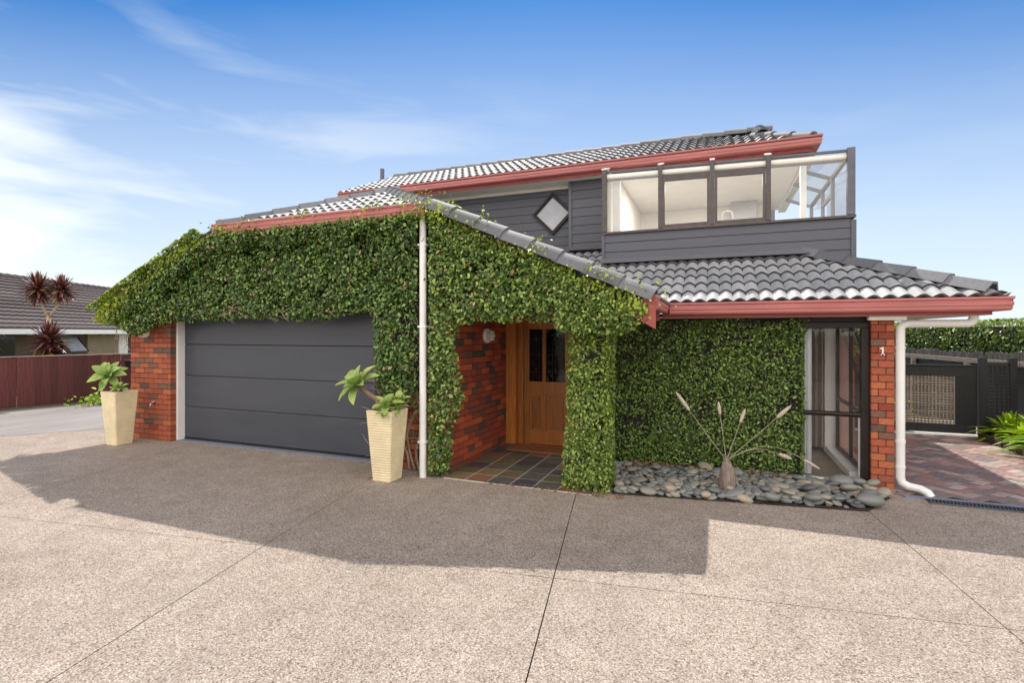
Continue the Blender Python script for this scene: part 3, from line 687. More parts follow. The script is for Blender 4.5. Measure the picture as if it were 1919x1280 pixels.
# ---- glazed bay
rt = lambda x: 4.40+(x+1.73)/(3.49)*(-.085)   # top rail height
bay = MB().bar((-1.74, 8.36, 3.405), (1.76, 8.36, 3.405), .07, .035).build('bay_sill', 'bronze frame', H, bevel=.003)
for x, m_, ww in ((-1.70, 'bronze frame', .075), (-.83, 'bronze frame', .06), (-.078, 'bronze frame', .06), (.68, 'bronze frame', .065), (1.70, 'grey post', .095)):
    MB().box(x-ww/2, x+ww/2, 8.315, 8.385, 3.425, rt(x)+.03).build('bay_post', m_, H, bevel=.004)
    if x < 1.5: MB().bar((x, 8.31, rt(x)+.035), (x, 8.60, rt(x)+.13), ww+.01, .02).build('rafter_cap', 'white paint', H)
tr = MB().bar((-1.70, 8.37, rt(-1.70)+.0), (1.70, 8.37, rt(1.70)+.0), .05, .03).build('top_rail', 'grey post', H)
for a, b in ((-1.66, -.862), (-.80, -.11), (-.046, .645), (.715, 1.65)):
    za, zb = rt(a)-.075, rt(b)-.075
    MB().tube([(a, 8.40, za), (b, 8.40, zb)], .048, 14).build('roller_blind', 'cream wall', H, smooth='auto')
    MB().bar((a, 8.385, za-.062), (b, 8.385, zb-.062), .03, .02).build('rail', 'bronze frame', H)
    if a in (-.80, -.046):
        f = MB(); y = 8.335; t1 = za-.135; t2 = zb-.135
        f.bar((a, y, t1), (b, y, t2), .04, .045).bar((a, y, 3.452), (b, y, 3.452), .04, .045).bar((a+.02, y, 3.475), (a+.02, y, t1-.02), .04, .04, (0, 1, 0)).bar((b-.02, y, 3.475), (b-.02, y, t2-.02), .04, .04, (0, 1, 0))
        f = f.build('sash', 'bronze frame', H, bevel=.003)
        MB().add([(a+.03, y, 3.47), (b-.03, y, 3.47), (b-.03, y, t2-.02), (a+.03, y, t1-.02)], [(0, 1, 2, 3)]).build('pane', 'glass', f)
        MB().bar((a, 8.36, t1+.05), (b, 8.36, t2+.05), .02, .04).build('rail', 'bronze frame', H)
    else:
        MB().add([(a, 8.36, 3.425), (b, 8.36, 3.425), (b, 8.36, zb-.05), (a, 8.36, za-.05)], [(0, 1, 2, 3)]).build('pane', 'glass', H)
# sloping glass strip up to the main roof, dark batten under the gutter
MB().add([(-1.70, 8.375, rt(-1.7)+.02), (1.70, 8.375, rt(1.7)+.02), (1.70, 8.95, 4.49), (-1.70, 8.95, 4.54)], [(0, 1, 2, 3)]).build('roof_glazing', 'thin glass', H)
MB().box(-1.72, 1.27, 8.93, 8.98, 4.46, 4.551).build('head_batten', 'grey post', H)
# side glazing of the annex
MB().bar((1.715, 8.39, 4.30), (1.715, 11.75, 4.30), .05, .06).build('side_rail', 'bronze frame', H, bevel=.003)
for y, ww in ((9.66, .08), (10.5, .07), (11.68, .09)):
    MB().box(1.69, 1.74, y-ww/2, y+ww/2, 3.42, 4.27).build('side_post', 'grey post', H)
    MB().bar((1.70, y+.15, 4.33), (1.28, y+.15, 4.50), .06, .05).build('rafter', 'grey post', H)
MB().bar((1.715, 9.70, 4.03), (1.715, 10.46, 4.03), .04, .06).build('side_rail', 'grey post', H)
MB().bar((1.725, 8.39, 3.405), (1.725, 11.75, 3.405), .06, .035).build('side_sill', 'bronze frame', H)
MB().add([(1.715, 8.40, 3.42), (1.715, 11.7, 3.42), (1.715, 11.7, 4.28), (1.715, 8.40, 4.28)], [(0, 1, 2, 3)]).build('side_pane', 'thin glass', H)
MB().add([(1.70, 8.96, 4.325), (1.70, 11.75, 4.325), (1.29, 11.75, 4.50), (1.29, 8.96, 4.50)], [(0, 1, 2, 3)]).build('roof_pane', 'thin glass', H)
MB().box(1.19, 1.27, 9.10, 9.20, 2.6, 4.551).build('corner_post', 'white paint', H, bevel=.003)
# kitchen room
km = MB(); km.box(-1.69, -1.64, 9.19, 13.0, 2.45, 4.55).box(-1.69, -1.64, 8.425, 9.18, 2.45, 4.45); km.build('kitchen_wall', 'kitchen wall', H)
MB().box(-1.64, 1.0, 12.2, 12.26, 2.45, 4.55).build('kitchen_wall', 'kitchen wall', H)
MB().box(-1.64, 1.712, 8.43, 12.0, 2.40, 2.45).build('kitchen_floor', 'carpet', H)
MB().box(-1.64, 1.26, 8.99, 13.0, 4.555, 4.57).build('kitchen_ceiling', 'white paint', H)
kp = MB().box(-1.6, -1.48, 8.5, 8.6, 2.45, 4.38).build('inner_post', 'white paint', H)
b_ = thing('kitchen_bench', (0, 8.75, 2.45), 'pale kitchen bench behind the upper bay windows', 'bench')
MB().box(-1.3, 1.2, 8.47, 9.05, 2.45, 3.34).build('cabinet', 'white paint', b_); MB().box(-1.32, 1.22, 8.45, 9.08, 3.342, 3.38).build('bench_top', 'cream wall', b_)
t_ = thing('kitchen_tap', (.06, 8.6, 3.38), 'white gooseneck tap seen through the third bay window', 'tap')
pts = [(.06, 8.62, 3.38), (.06, 8.62, 3.60)]+[(.06+.075-.075*math.cos(a), 8.62, 3.60+.075*math.sin(a)) for a in [R(k*20) for k in range(1, 10)]]+[(.21, 8.62, 3.54)]
MB().tube(pts, .012, 10).build('spout', 'white pipe', t_, smooth=True)
hd = thing('range_hood', (.55, 11.9, 3.5), 'grey range hood flue on the kitchen back wall', 'range hood')
MB().box(.25, .75, 11.85, 12.19, 3.75, 4.55).build('flue', 'hood grey', hd, bevel=.01); MB().prism([(.1, 3.62), (.9, 3.62), (.75, 3.75), (.25, 3.75)], 'y', 11.75, 12.19).build('canopy', 'steel', hd)
cu = thing('kitchen_cupboard', (-.8, 11.9, 2.45), 'grey kitchen cupboard block standing at the back of the upper room', 'cupboard')
MB().box(-1.3, -.35, 11.7, 12.18, 2.45, 4.0).build('carcass', 'hood grey', cu, bevel=.005); MB().box(-.3, .95, 11.6, 12.18, 2.45, 3.55).build('counter', 'hood grey', cu, bevel=.005)
dl = MB(); dl.lathe((-.78, 9.6, 4.545), [(.04, 0), (.05, .009)]); dl.build('downlight', 'lit downlight', H)
for xx, yy in ((-.6, 10.2), (.6, 10.2)):
    al = bpy.data.lights.new('kitchen_light', 'AREA'); al.energy = 18; al.size = .9; al.color = (1, .93, .84)
    ao = bpy.data.objects.new('kitchen_light', al); COL.objects.link(ao); ao.location = (xx, yy, 4.52)

# ---- ground floor window with the room behind
MB().box(.90, 1.643, 7.19, 7.26, 1.93, 2.0).build('window_head', 'dark brown frame', H, bevel=.004)
wf = MB(); wf.box(.93, 1.643, 7.17, 7.24, 1.855, 1.929).box(1.562, 1.643, 7.165, 7.25, .02, 1.854).box(.90, .93, 7.17, 7.24, .02, 1.854)
wf = wf.build('window_frame', 'dark brown frame', H, bevel=.005)
MB().tube([(.959, 7.185, .835), (1.561, 7.185, .835)], .03, 12).build('transom', 'dark brown frame', wf, smooth='auto')
MB().box(.959, 1.561, 7.18, 7.26, .02, .055).build('sill', 'white paint', wf)
for z0, z1 in ((.058, .81), (.86, 1.852)):
    MB().add([(.96, 7.21, z0), (1.56, 7.21, z0), (1.56, 7.21, z1), (.96, 7.21, z1)], [(0, 1, 2, 3)]).build('pane', 'clear glass', wf)
MB().box(1.545, 1.561, 7.215, 7.245, .056, .81).build('inner_bead', 'white paint', wf)
MB().box(-1.12, 1.59, 7.55, 11.0, .0, .045).build('room_floor', 'carpet', H); MB().box(.5, 1.59, 7.245, 7.549, .0, .045).build('room_floor', 'carpet', H)
MB().box(-1.0, 1.59, 10.9, 11.0, .05, 2.0).build('room_wall', 'cream wall', H)
MB().box(.88, .94, 7.51, 10.9, .05, 2.0).build('room_wall', 'cream wall', H)
MB().box(.8, 1.62, 7.37, 10.9, 1.99, 2.01).build('room_ceiling', 'white paint', H)
# side window: white lining, black aluminium frame, open awning sash
MB().box(1.47, 1.60, 7.31, 8.80, .046, .13).build('side_window_sill', 'white paint', H, bevel=.004)
MB().box(1.46, 1.60, 8.80, 8.98, .046, 1.99).build('inner_post', 'white paint', H, bevel=.004)
sw = MB(); sw.box(1.60, 1.64, 7.32, 8.80, .13, .17).box(1.60, 1.64, 7.32, 8.80, 1.90, 1.96).box(1.60, 1.64, 7.32, 7.37, .17, 1.90).box(1.60, 1.64, 8.75, 8.80, .17, 1.90).box(1.60, 1.64, 7.95, 7.98, .17, 1.90)
sw = sw.build('side_window_frame', 'black frame', H)
MB().add([(1.62, 7.37, .17), (1.62, 8.75, .17), (1.62, 8.75, .82), (1.62, 7.37, .82)], [(0, 1, 2, 3)]).build('pane', 'thin glass', sw)
MB().add([(1.62, 7.98, .87), (1.62, 8.75, .87), (1.62, 8.75, 1.9), (1.62, 7.98, 1.9)], [(0, 1, 2, 3)]).build('pane', 'thin glass', sw)
MB().box(1.60, 1.64, 7.37, 8.75, .83, .87).build('side_transom', 'black frame', sw)
aw = MB()
for y in (7.99, 8.73): aw.bar((1.66, y, 1.88), (1.92, y, .98), .035, .035, (0, 1, 0))
aw.bar((1.66, 7.99, 1.88), (1.66, 8.73, 1.88), .035, .035).bar((1.92, 7.99, .98), (1.92, 8.73, .98), .045, .045).bar((1.64, 8.3, .90), (1.90, 8.3, 1.0), .015, .015)
aw = aw.build('open_sash', 'black frame', H)
MB().add([(1.66, 8.0, 1.87), (1.92, 8.0, .99), (1.92, 8.72, .99), (1.66, 8.72, 1.87)], [(0, 1, 2, 3)]).build('pane', 'thin glass', aw)
MB().box(1.60, 1.875, 8.985, 13, -.05, 1.99).build('side_wall', 'brick', H)
MB().box(1.60, 1.875, 7.301, 8.984, -.05, .128).build('side_wall', 'brick', H)
def curtain(x0, x1, y, z0, z1, waves, amp, mat, label):
    n = 60; mb = MB(); b = 0
    for i in range(n+1):
        u = i/n; x = x0+(x1-x0)*u; yy = y+amp*math.sin(u*waves*6.283)+amp*.4*math.sin(u*waves*2.7*6.283+1)
        mb.v += [(x, yy, z0), (x, yy-.01*math.sin(u*9), z1)]
    mb.f = [(2*i, 2*i+2, 2*i+3, 2*i+1) for i in range(n)]
    c = mb.build('curtain', mat, smooth=True); tag(c, label, 'curtain')
curtain(1.08, 1.44, 8.78, .12, 1.93, 5, .03, 'curtain', 'brown grey curtain bunched beside the white corner post indoors')
curtain(1.0, 1.075, 7.32, .06, 1.90, 1.5, .012, 'sheer curtain', 'narrow white sheer curtain hanging at the left edge of the ground floor window')

# ---- front door
FDy = 7.86
MB().box(-3.16, -2.99, 7.70, 7.90, .03, 2.07).build('door_post', 'door timber', H, bevel=.004)
MB().box(-2.985, -2.955, 7.80, 7.90, .03, 2.07).build('door_lining', 'door timber', H)
MB().box(-2.953, -2.885, 7.775, 7.90, .03, 2.02).build('door_post', 'door timber', H, bevel=.004)
MB().box(-2.953, -1.9, 7.775, 7.90, 2.022, 2.073).build('door_head', 'door timber', H)
MB().box(-3.0, -1.9, 7.70, 7.92, -.02, .03).build('door_sill', 'door timber', H, bevel=.004)
MB().box(-2.12, -2.05, 7.775, 7.90, .03, 2.02).box(-2.04, -1.3, 7.80, 7.9, .03, 2.02).build('side_panel', 'door timber', H)
fd = MB(); y0, y1 = 7.80, 7.85
fd.box(-2.88, -2.795, y0, y1, .04, 2.015).box(-2.205, -2.125, y0, y1, .04, 2.015).box(-2.795, -2.205, y0, y1, 1.86, 2.015).box(-2.795, -2.205, y0, y1, .83, 1.03).box(-2.795, -2.205, y0, y1, .04, .25).box(-2.575, -2.515, y0, y1, 1.03, 1.86).box(-2.575, -2.515, y0, y1, .25, .83)
fd = fd.build('front_door', 'door timber', H, bevel=.004)
for a, b in ((-2.795, -2.575), (-2.515, -2.205)):
    MB().box(a, b, 7.825, 7.835, 1.03, 1.86).build('glass_panel', 'door glass', fd)
    MB().box(a+.001, b-.001, 7.828, 7.845, .25, .83).build('timber_panel', 'door timber', fd)
    MB().box(a+.03, b-.03, 7.815, 7.8275, .28, .80).build('raised_panel', 'door timber', fd, bevel=.008)
    c = (a+b)/2; ld = MB()
    for dx in (-.05, 0, .05): ld.box(c+dx-.003, c+dx+.003, 7.820, 7.8245, 1.03, 1.70 if dx else 1.86)
    for zz_ in (1.18, 1.45): ld.box(a, b, 7.8195, 7.8235, zz_-.003, zz_+.003)
    for rr, zc in ((.045, 1.70), (.09, 1.70)):
        pts = [(c+rr*math.cos(k*R(24)), 7.821, zc+rr*math.sin(k*R(24))) for k in range(16)]; ld.tube(pts, .004, 5)
    ld.lathe((c, 7.818, 1.70), [(.03, 0), (.03, .006)], 14, 'y'); ld.lathe((c, 7.818, 1.22), [(.018, 0), (.018, .006)], 14, 'y')
    ld.build('leadlight', 'lead', fd)
# dark hall behind the glass
MB().box(-3.1, -1.3, 8.6, 8.65, .05, 2.1).build('hall_wall', 'brown cladding', H)
# bulkhead light
bl = MB(); bl.lathe((-3.150, 6.92, 1.76), [(.105, 0), (.105, .035), (.088, .05)], 20, 'x'); bl = bl.build('entry_light', 'white paint', H, smooth='auto')
MB().lathe((-3.10, 6.92, 1.76), [(.082, 0), (.075, .03), (.05, .05), (.01, .058)], 20, 'x').build('lens', 'lamp glass', bl, smooth=True)
cg = MB()
for k in (-1, 0, 1):
    cg.tube([(-3.10, 6.92+k*.045, 1.76-.085+abs(k)*.015), (-3.045, 6.92+k*.045, 1.76-.06), (-3.03, 6.92+k*.045, 1.76), (-3.045, 6.92+k*.045, 1.76+.06), (-3.10, 6.92+k*.045, 1.76+.085-abs(k)*.015)], .006, 6)
cg.tube([(-3.10, 6.835, 1.76), (-3.04, 6.86, 1.76), (-3.025, 6.92, 1.76), (-3.04, 6.98, 1.76), (-3.10, 7.005, 1.76)], .006, 6); cg.build('cage', 'white paint', bl, smooth=True)
# porch tiles
pt = MB().box(-3.15, -1.30, 5.66, 7.74, -.02, .0125).build('porch_floor', 'grout', H)
r2 = random.Random(3); P_ = .292
for i in range(8):
    for j in range(8):
        x0 = -3.148+i*P_; y0 = 5.665+j*P_; x1 = min(x0+P_-.015, -1.3); y1 = min(y0+P_-.015, 7.735)
        if x1-x0 < .05 or y1-y0 < .05: continue
        me = chamfer_box(round(x1-x0, 3), round(y1-y0, 3), .016, .002, 'slate'); o = link('slate_tile', me, pt, ((x0+x1)/2, (y0+y1)/2, .0085+r2.uniform(-.001, .0015))); o.rotation_euler = (r2.uniform(-.004, .004), r2.uniform(-.004, .004), 0)
dm = MB().box(-2.96, -2.08, 7.30, 7.68, .019, .036).build('doormat', 'mat coir', bevel=.004); tag(dm, 'rusty brown coir doormat lying before the timber front door', 'doormat')
# downpipes
MB().tube([(-3.42, 5.62, .0), (-3.42, 5.62, 3.18), (-3.42, 5.60, 3.28)], .043, 18).tube([(-3.42, 5.62, .42), (-3.42, 5.62, .455)], .049, 18).tube([(-3.42, 5.62, 1.86), (-3.42, 5.62, 1.89)], .049, 18).build('downpipe', 'white pipe', H, smooth='auto')
dp = MB(); X = 1.93; Y = 7.12
dp.tube([(2.60, Y, 1.99), (2.58, Y, 1.925), (2.54, Y, 1.905), (2.02, Y, 1.905), (1.96, Y, 1.895), (1.932, Y, 1.86), (X, Y, 1.80), (X, Y, .16), (1.945, Y, .10), (2.00, 7.09, .068), (2.10, 7.04, .06), (2.15, 7.00, .035), (2.17, 6.98, -.005)], .045, 18)
dp.tube([(X, Y, .55), (X, Y, .585)], .051, 18); dp.tube([(X, Y, 1.62), (X, Y, 1.64)], .051, 18); dp.tube([(X, Y, .265), (X, Y, .285)], .051, 18)
dp.build('downpipe', 'white pipe', H, smooth='auto')
pc = MB()
for zc in (.44, 1.88, 2.9): pc.box(-3.475, -3.365, 5.66, 5.70, zc-.012, zc+.012).box(-3.475, -3.462, 5.585, 5.66, zc-.012, zc+.012).box(-3.378, -3.365, 5.585, 5.66, zc-.012, zc+.012)
pc.build('pipe_clip', 'white pipe', H)
# tap and sensor light on left pier
tp = MB(); tp.tube([(-8.79, 5.92, .62), (-8.79, 5.84, .62), (-8.79, 5.82, .56)], .012, 8).tube([(-8.84, 5.87, .65), (-8.74, 5.87, .65)], .008, 8).tube([(-8.79, 5.87, .62), (-8.79, 5.87, .655)], .009, 8).build('garden_tap', 'steel', H, smooth=True)
lt = MB(); lt.lathe((-9.02, 5.84, 1.82), [(.02, -.05), (.085, -.03), (.10, 0), (.10, .07)], 18, 'y'); lt.build('wall_lamp', 'white paint', H, smooth='auto')

# ------------------------------------------------------------------ vines
gv = thing('climbing_vine', (-5.2, 5.7, 0), 'big dark green climbing vine covering the whole gable above the garage door', 'vine')
VPOLY = [(-9.95, 2.11), (-10.01, 1.98), (-9.59, 1.93), (-9.22, 1.82), (-8.98, 1.73), (-8.74, 1.82), (-8.33, 1.94), (-7.9, 1.99), (-7.14, 1.99), (-6.37, 1.97), (-5.86, 2.0), (-5.09, 1.98), (-4.55, 2.03), (-4.28, 2.05), (-4.21, 1.86), (-4.23, 1.55), (-4.21, 1.27), (-4.11, 1.03), (-3.92, 0.83), (-3.68, 0.67), (-3.6, 0.27), (-3.48, 0.04), (-3.25, 0.01), (-3.11, 0.11), (-3.05, 0.41), (-3.0, 0.71), (-2.94, 1.01), (-2.98, 1.3), (-3.01, 1.6), (-2.97, 1.9), (-2.63, 1.98), (-2.35, 1.93), (-2.08, 1.95), (-1.85, 1.91), (-1.65, 1.9), (-1.35, 1.81), (-1.01, 1.79), (-0.83, 1.89), (-0.69, 1.94), (-0.65, 2.04), (-0.8, 2.15), (-1.35, 2.43), (-1.98, 2.76), (-2.66, 3.12), (-3.02, 3.3), (-3.4, 3.36), (-3.48, 3.34), (-3.72, 3.32), (-5.09, 3.29), (-6.91, 3.28), (-7.11, 3.32), (-7.72, 3.13), (-8.58, 2.79), (-9.32, 2.44)]
def to_front(y0): return lambda u, v, d: np.stack([u, y0-d, v], 1)
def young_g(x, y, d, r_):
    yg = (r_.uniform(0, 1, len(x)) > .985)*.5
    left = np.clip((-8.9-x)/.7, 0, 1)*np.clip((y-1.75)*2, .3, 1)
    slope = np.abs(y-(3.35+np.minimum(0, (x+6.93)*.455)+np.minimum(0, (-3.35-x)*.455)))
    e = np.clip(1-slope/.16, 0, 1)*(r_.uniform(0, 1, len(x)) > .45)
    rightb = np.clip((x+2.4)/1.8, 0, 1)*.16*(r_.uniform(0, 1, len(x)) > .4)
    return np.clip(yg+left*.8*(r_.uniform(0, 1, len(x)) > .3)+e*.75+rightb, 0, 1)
def sparse_g(x, y):
    s = np.ones(len(x))
    low = (x > -4.35) & (x < -3.45) & (y < 1.05); s[low] = .04+.5*np.clip((y[low]-.7)/.35, 0, 1)
    band = (x > -3.62) & (x < -3.33) & (y < 2.2); s[band] *= .45
    return s
VPOLY = [(x, z_+.12) if (x < -7.2 and z_ > 2.3) else ((x, z_+.06) if (z_ > 3.2) else (x, z_)) for x, z_ in VPOLY]
a1 = scatter_face(VPOLY, 5200, to_front(5.79), (0, -1, 0), 21, thick=.19, relief=.075, size=(.038, .070), young_fn=young_g, sparse_fn=sparse_g)
lsl = lambda x: 2.165+(x+9.66)*SL
b1 = scatter_face([(-9.86, 2.0), (-9.3, 1.95), (-8.6, 2.2), (-7.2, 2.9), (-6.75, 3.12), (-6.75, 3.22), (-6.95, 3.28), (-7.4, lsl(-7.4)+.06), (-8.4, lsl(-8.4)+.16), (-9.0, lsl(-9.0)+.14), (-9.65, lsl(-9.65)+.13), (-9.88, 2.12)], 4600, to_front(5.62), (0, -1, 0), 22, thick=.12, relief=.05, size=(.038, .068), young_fn=young_g)
b2 = scatter_face([(-9.84, 5.42), (-7.25, 5.42), (-7.5, 6.1), (-9.84, 6.1)], 6800, lambda u, v, d: np.stack([u, v, lsl(u)+.06+d*.8], 1), (-.3, 0, 1), 23, thick=.14, relief=.03, size=(.035, .060), young_fn=lambda x, y, d, r_: .75*(r_.uniform(0, 1, len(x)) > .35))
b3 = scatter_face([(-6.95, 3.05), (-6.5, 2.98), (-6.1, 3.1), (-5.6, 2.95), (-5.0, 3.12), (-4.5, 2.97), (-4.0, 3.1), (-3.6, 2.9), (-3.2, 3.05), (-3.2, 3.33), (-3.7, 3.36), (-4.1, 3.33), (-4.6, 3.37), (-5.2, 3.33), (-5.5, 3.345), (-6.2, 3.33), (-6.95, 3.36)], 4600, to_front(5.62), (0, -1, 0), 24, thick=.17, relief=.05, size=(.035, .060), young_fn=young_g)
tu = []
for k, (cx_, cz_, sx_, sz_, nn_) in enumerate(((-6.75, 3.32, .16, .045, 70), (-6.35, 3.35, .22, .04, 60), (-5.2, 3.38, .12, .05, 40), (-4.1, 3.40, .10, .06, 40), (-3.62, 3.40, .12, .07, 60), (-3.35, 3.36, .10, .10, 110), (-3.1, 3.27, .10, .09, 90), (-2.55, 3.08, .08, .06, 40), (-1.9, 2.74, .12, .08, 50), (-1.25, 2.44, .12, .07, 60), (-.85, 2.14, .14, .09, 120))):
    r_ = np.random.default_rng(300+k); P = np.stack([r_.normal(cx_, sx_, nn_), r_.uniform(5.40, 5.55, nn_), r_.normal(cz_, sz_, nn_)], 1)
    tu.append((P, np.array([0, -1, .5])+r_.normal(0, .5, (nn_, 3)), r_.normal(0, .6, (nn_, 3))+np.array([0, 0, .5]), r_.uniform(.025, .048, nn_), (r_.uniform(0, 1, nn_) > .35)*.7))
b4 = scatter_face([(-1.7, 1.82), (-1.2, 1.78), (-.85, 1.86), (-.66, 1.97), (-.64, 2.10), (-1.7, 2.58)], 4200, to_front(5.60), (0, -1, 0), 25, thick=.10, relief=.04, size=(.030, .055), young_fn=young_g)
b5 = scatter_face([(-3.4, 3.0), (-1.6, 2.3), (-1.6, 2.57), (-3.3, 3.36)], 4200, to_front(5.64), (0, -1, 0), 26, thick=.10, relief=.04, size=(.035, .058), young_fn=young_g)
a1 = merge(a1, b1, b2, b3, b4, b5, *tu)
hide = (np.abs(a1[0][:, 0]+3.42-(a1[0][:, 1]-5.62)*(-.6)) < .085) & (a1[0][:, 1] < 5.70) & (a1[0][:, 2] < 3.17) & (rng.uniform(0, 1, len(a1[0])) > .03)
a1 = [k[~hide] for k in a1]
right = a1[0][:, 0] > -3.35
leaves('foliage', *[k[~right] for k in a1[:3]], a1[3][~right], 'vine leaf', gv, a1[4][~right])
leaves('foliage', *[k[right] for k in a1[:3]], a1[3][right], 'lit vine leaf', gv, a1[4][right])
dsel = rng.uniform(0, 1, len(a1[0])) > .985
leaves('dead_leaves', a1[0][dsel]+np.array([0, -.02, 0]), a1[1][dsel], a1[2][dsel], a1[3][dsel], 'dry leaf', gv)
# twigs
def twigs(mb, n, x0, x1, z0, z1, y, seed, r0=.006, ln=9, dirx=0, dz=.05, smin=.04):
    r_ = random.Random(seed)
    for _ in range(n):
        p = [r_.uniform(x0, x1), y+r_.uniform(-.03, .03), r_.uniform(z0, z1)]; a = r_.uniform(0, 6.28); pts = []
        for k in range(ln):
            pts.append(tuple(p)); a += r_.uniform(-.7, .7); p = [p[0]+smin*math.cos(a)+dirx, min(5.86, p[1]+r_.uniform(-.018, .018)), max(.03, p[2]+smin*math.sin(a)+dz*.3)]
        rr = r0*r_.uniform(.5, 1.3); mb.tube(pts, [rr*(1-.07*k) for k in range(ln)], 5, False)
tw = MB(); twigs(tw, 90, -4.3, -3.3, .05, 1.2, 5.80, 5); twigs(tw, 60, -3.62, -3.28, .1, 2.1, 5.78, 6); twigs(tw, 26, -7.6, -4.9, 2.05, 2.16, 5.66, 7, .0045, 9, .035, 0, .02)
twigs(tw, 14, -9.5, -9.1, 1.72, 2.0, 5.74, 9, .007, 7, .02, -.02)
for k in range(7):
    x = -4.1+k*.14; r_ = random.Random(k); pts = [(x+r_.uniform(-.03, .03)*j+(.08*math.sin(j*.9+k)), 5.83-.02*math.sin(j), .02+j*.22) for j in range(10)]; tw.tube(pts, [.016-.0011*j for j in range(10)], 7, False)
tw.build('stems', 'pale bark', gv, smooth=True, kind='stuff')
# porch post vine
cv = thing('climbing_vine', (-1.35, 5.95, 0), 'bright green vine wrapping the square porch post beside the slate step', 'vine')
yc = lambda x, y, d, r_: np.clip(.14*(r_.uniform(0, 1, len(x)) > .35)+.5*(r_.uniform(0, 1, len(x)) > .96)+.25*np.clip((y-1.2), 0, 1)*(r_.uniform(0, 1, len(x)) > .5), 0, 1)
f1 = scatter_face([(-1.68, -.02), (-1.13, -.02), (-1.10, 1.0), (-1.14, 2.0), (-1.60, 2.0), (-1.62, 1.0)], 6000, to_front(5.86), (0, -1, 0), 31, .14, .045, (.030, .052), yc)
f2 = scatter_face([(5.76, -.02), (6.22, -.02), (6.22, 2.05), (5.76, 2.05)], 5400, lambda u, v, d: np.stack([-1.20+d, u, v], 1), (1, 0, 0), 32, .10, .03, (.030, .052), yc)
f3 = scatter_face([(5.76, -.02), (6.3, -.02), (6.3, 2.05), (5.76, 2.05)], 1500, lambda u, v, d: np.stack([-1.55-d, u, v], 1), (-1, 0, 0), 33, .10, .03, (.030, .052), yc)
leaves('foliage', *merge(f1, f2, f3)[:4], 'lit vine leaf', cv, merge(f1, f2, f3)[4])
# wall vine
wv = thing('climbing_vine', (-.1, 7.3, 0), 'clipped dark vine like a hedge on the wall behind the river stones', 'vine')
yw = lambda x, y, d, r_: .10*(r_.uniform(0, 1, len(x)) > .5)+.4*(r_.uniform(0, 1, len(x)) > .98)
f1 = scatter_face([(-1.38, .06), (.3, .05), (.96, .04), (1.0, .3), (.98, .9), (.97, 1.5), (.99, 1.80), (1.04, 1.97), (-1.38, 1.98)], 5600, to_front(7.25), (0, -1, 0), 41, .14, .05, (.028, .048), yw)
f2 = scatter_face([(7.06, .04), (7.3, .04), (7.3, 1.95), (7.06, 1.95)], 2400, lambda u, v, d: np.stack([.93+d*.5, u, v], 1), (1, 0, 0), 42, .06, .02, (.028, .048), yw)
leaves('foliage', *merge(f1, f2)[:4], 'vine leaf', wv, merge(f1, f2)[4])
tw = MB(); twigs(tw, 50, -1.1, .9, .05, .35, 7.20, 8, .004, 8)
# fallen leaves
n = 420; x = rng.uniform(-1.1, .8, n); y = 6.98+rng.uniform(0, .16, n)-.15*rng.uniform(0, 1, n)**3; P = np.stack([x, y, rng.uniform(.02, .10, n)], 1)
leaves('leaf_litter', P, np.array([0, 0, 1.])+rng.normal(0, .5, (n, 3)), rng.normal(0, 1, (n, 3)), rng.uniform(.03, .055, n), 'dry leaf', wv)
n = 260; x = np.concatenate([rng.uniform(-2.6, -1.6, 120), rng.uniform(-1.7, -.95, 140)]); y = np.concatenate([rng.normal(5.66, .03, 120), rng.normal(5.68, .05, 140)])
leaves('leaf_litter', np.stack([x, y, rng.uniform(.012, .03, n)], 1), np.array([0, 0, 1.])+rng.normal(0, .3, (n, 3)), rng.normal(0, 1, (n, 3)), rng.uniform(.02, .04, n), 'dry leaf', cv)

# ------------------------------------------------------------------ river stones
pb = thing('stone_bed', (.3, 6.6, 0), 'bed of smooth grey river stones between the porch post and the brick pier', 'stones')
SP = [(-1.08, 5.83), (1.38, 6.20), (1.70, 6.76), (1.62, 7.12), (1.60, 7.15), (-1.38, 7.15), (-1.38, 6.3), (-1.10, 6.15)]
MB().prism([(-1.1, 5.80), (1.40, 6.17), (1.74, 6.76), (1.642, 7.0), (1.642, 7.16), (-1.4, 7.16), (-1.4, 6.25), (-1.14, 6.2)], 'z', .001, .012).build('soil_base', 'soil', pb)
SM = []
for k in range(7):
    bm = bmesh.new(); bmesh.ops.create_icosphere(bm, subdivisions=2, radius=1); rr = random.Random(k); ph = [rr.uniform(0, 6) for _ in range(6)]
    for v in bm.verts:
        c = v.co; s = 1+.09*math.sin(2.1*c.x+ph[0])+.07*math.sin(2.6*c.y+ph[1])+.05*math.sin(3.2*c.z+ph[2]); c *= s
    me = bpy.data.meshes.new('river_stone'); bm.to_mesh(me); bm.free(); me.shade_smooth(); me.materials.append(M['river stone']); SM.append(me)
rs = random.Random(5); placed = []; cnt = 0; fill = []
def inpoly(x, y): return bool(pip(SP, np.array([x]), np.array([y]))[0])
def top_at(x, y, r):
    h = 0
    for (a, b, rr, zz_, hh) in placed:
        d = math.hypot(a-x, b-y)
        if d < (rr+r)*.80: h = max(h, zz_+hh*(1-(d/((rr+r)*.80))**2)*.9)
    return h
for layer, (num, smin, smax) in enumerate(((260, .04, .075), (700, .032, .098))):
    tries = 0; got = 0
    while got < num and tries < 16000:
        tries += 1; x = rs.uniform(-1.38, 1.72); y = rs.uniform(5.82, 7.13)
        if not inpoly(x, y): continue
        big = .80+.50*(x+1)/2.7; r = rs.uniform(smin, smax)*big
        if rs.random() < .25: r *= .7
        lim = .68 if layer == 0 else .80
        if any(l_ == layer and math.hypot(a-x, b-y) < (rr+r)*lim for (a, b, rr, l_) in fill): continue
        fill.append((x, y, r, layer)); got += 1
recs = []
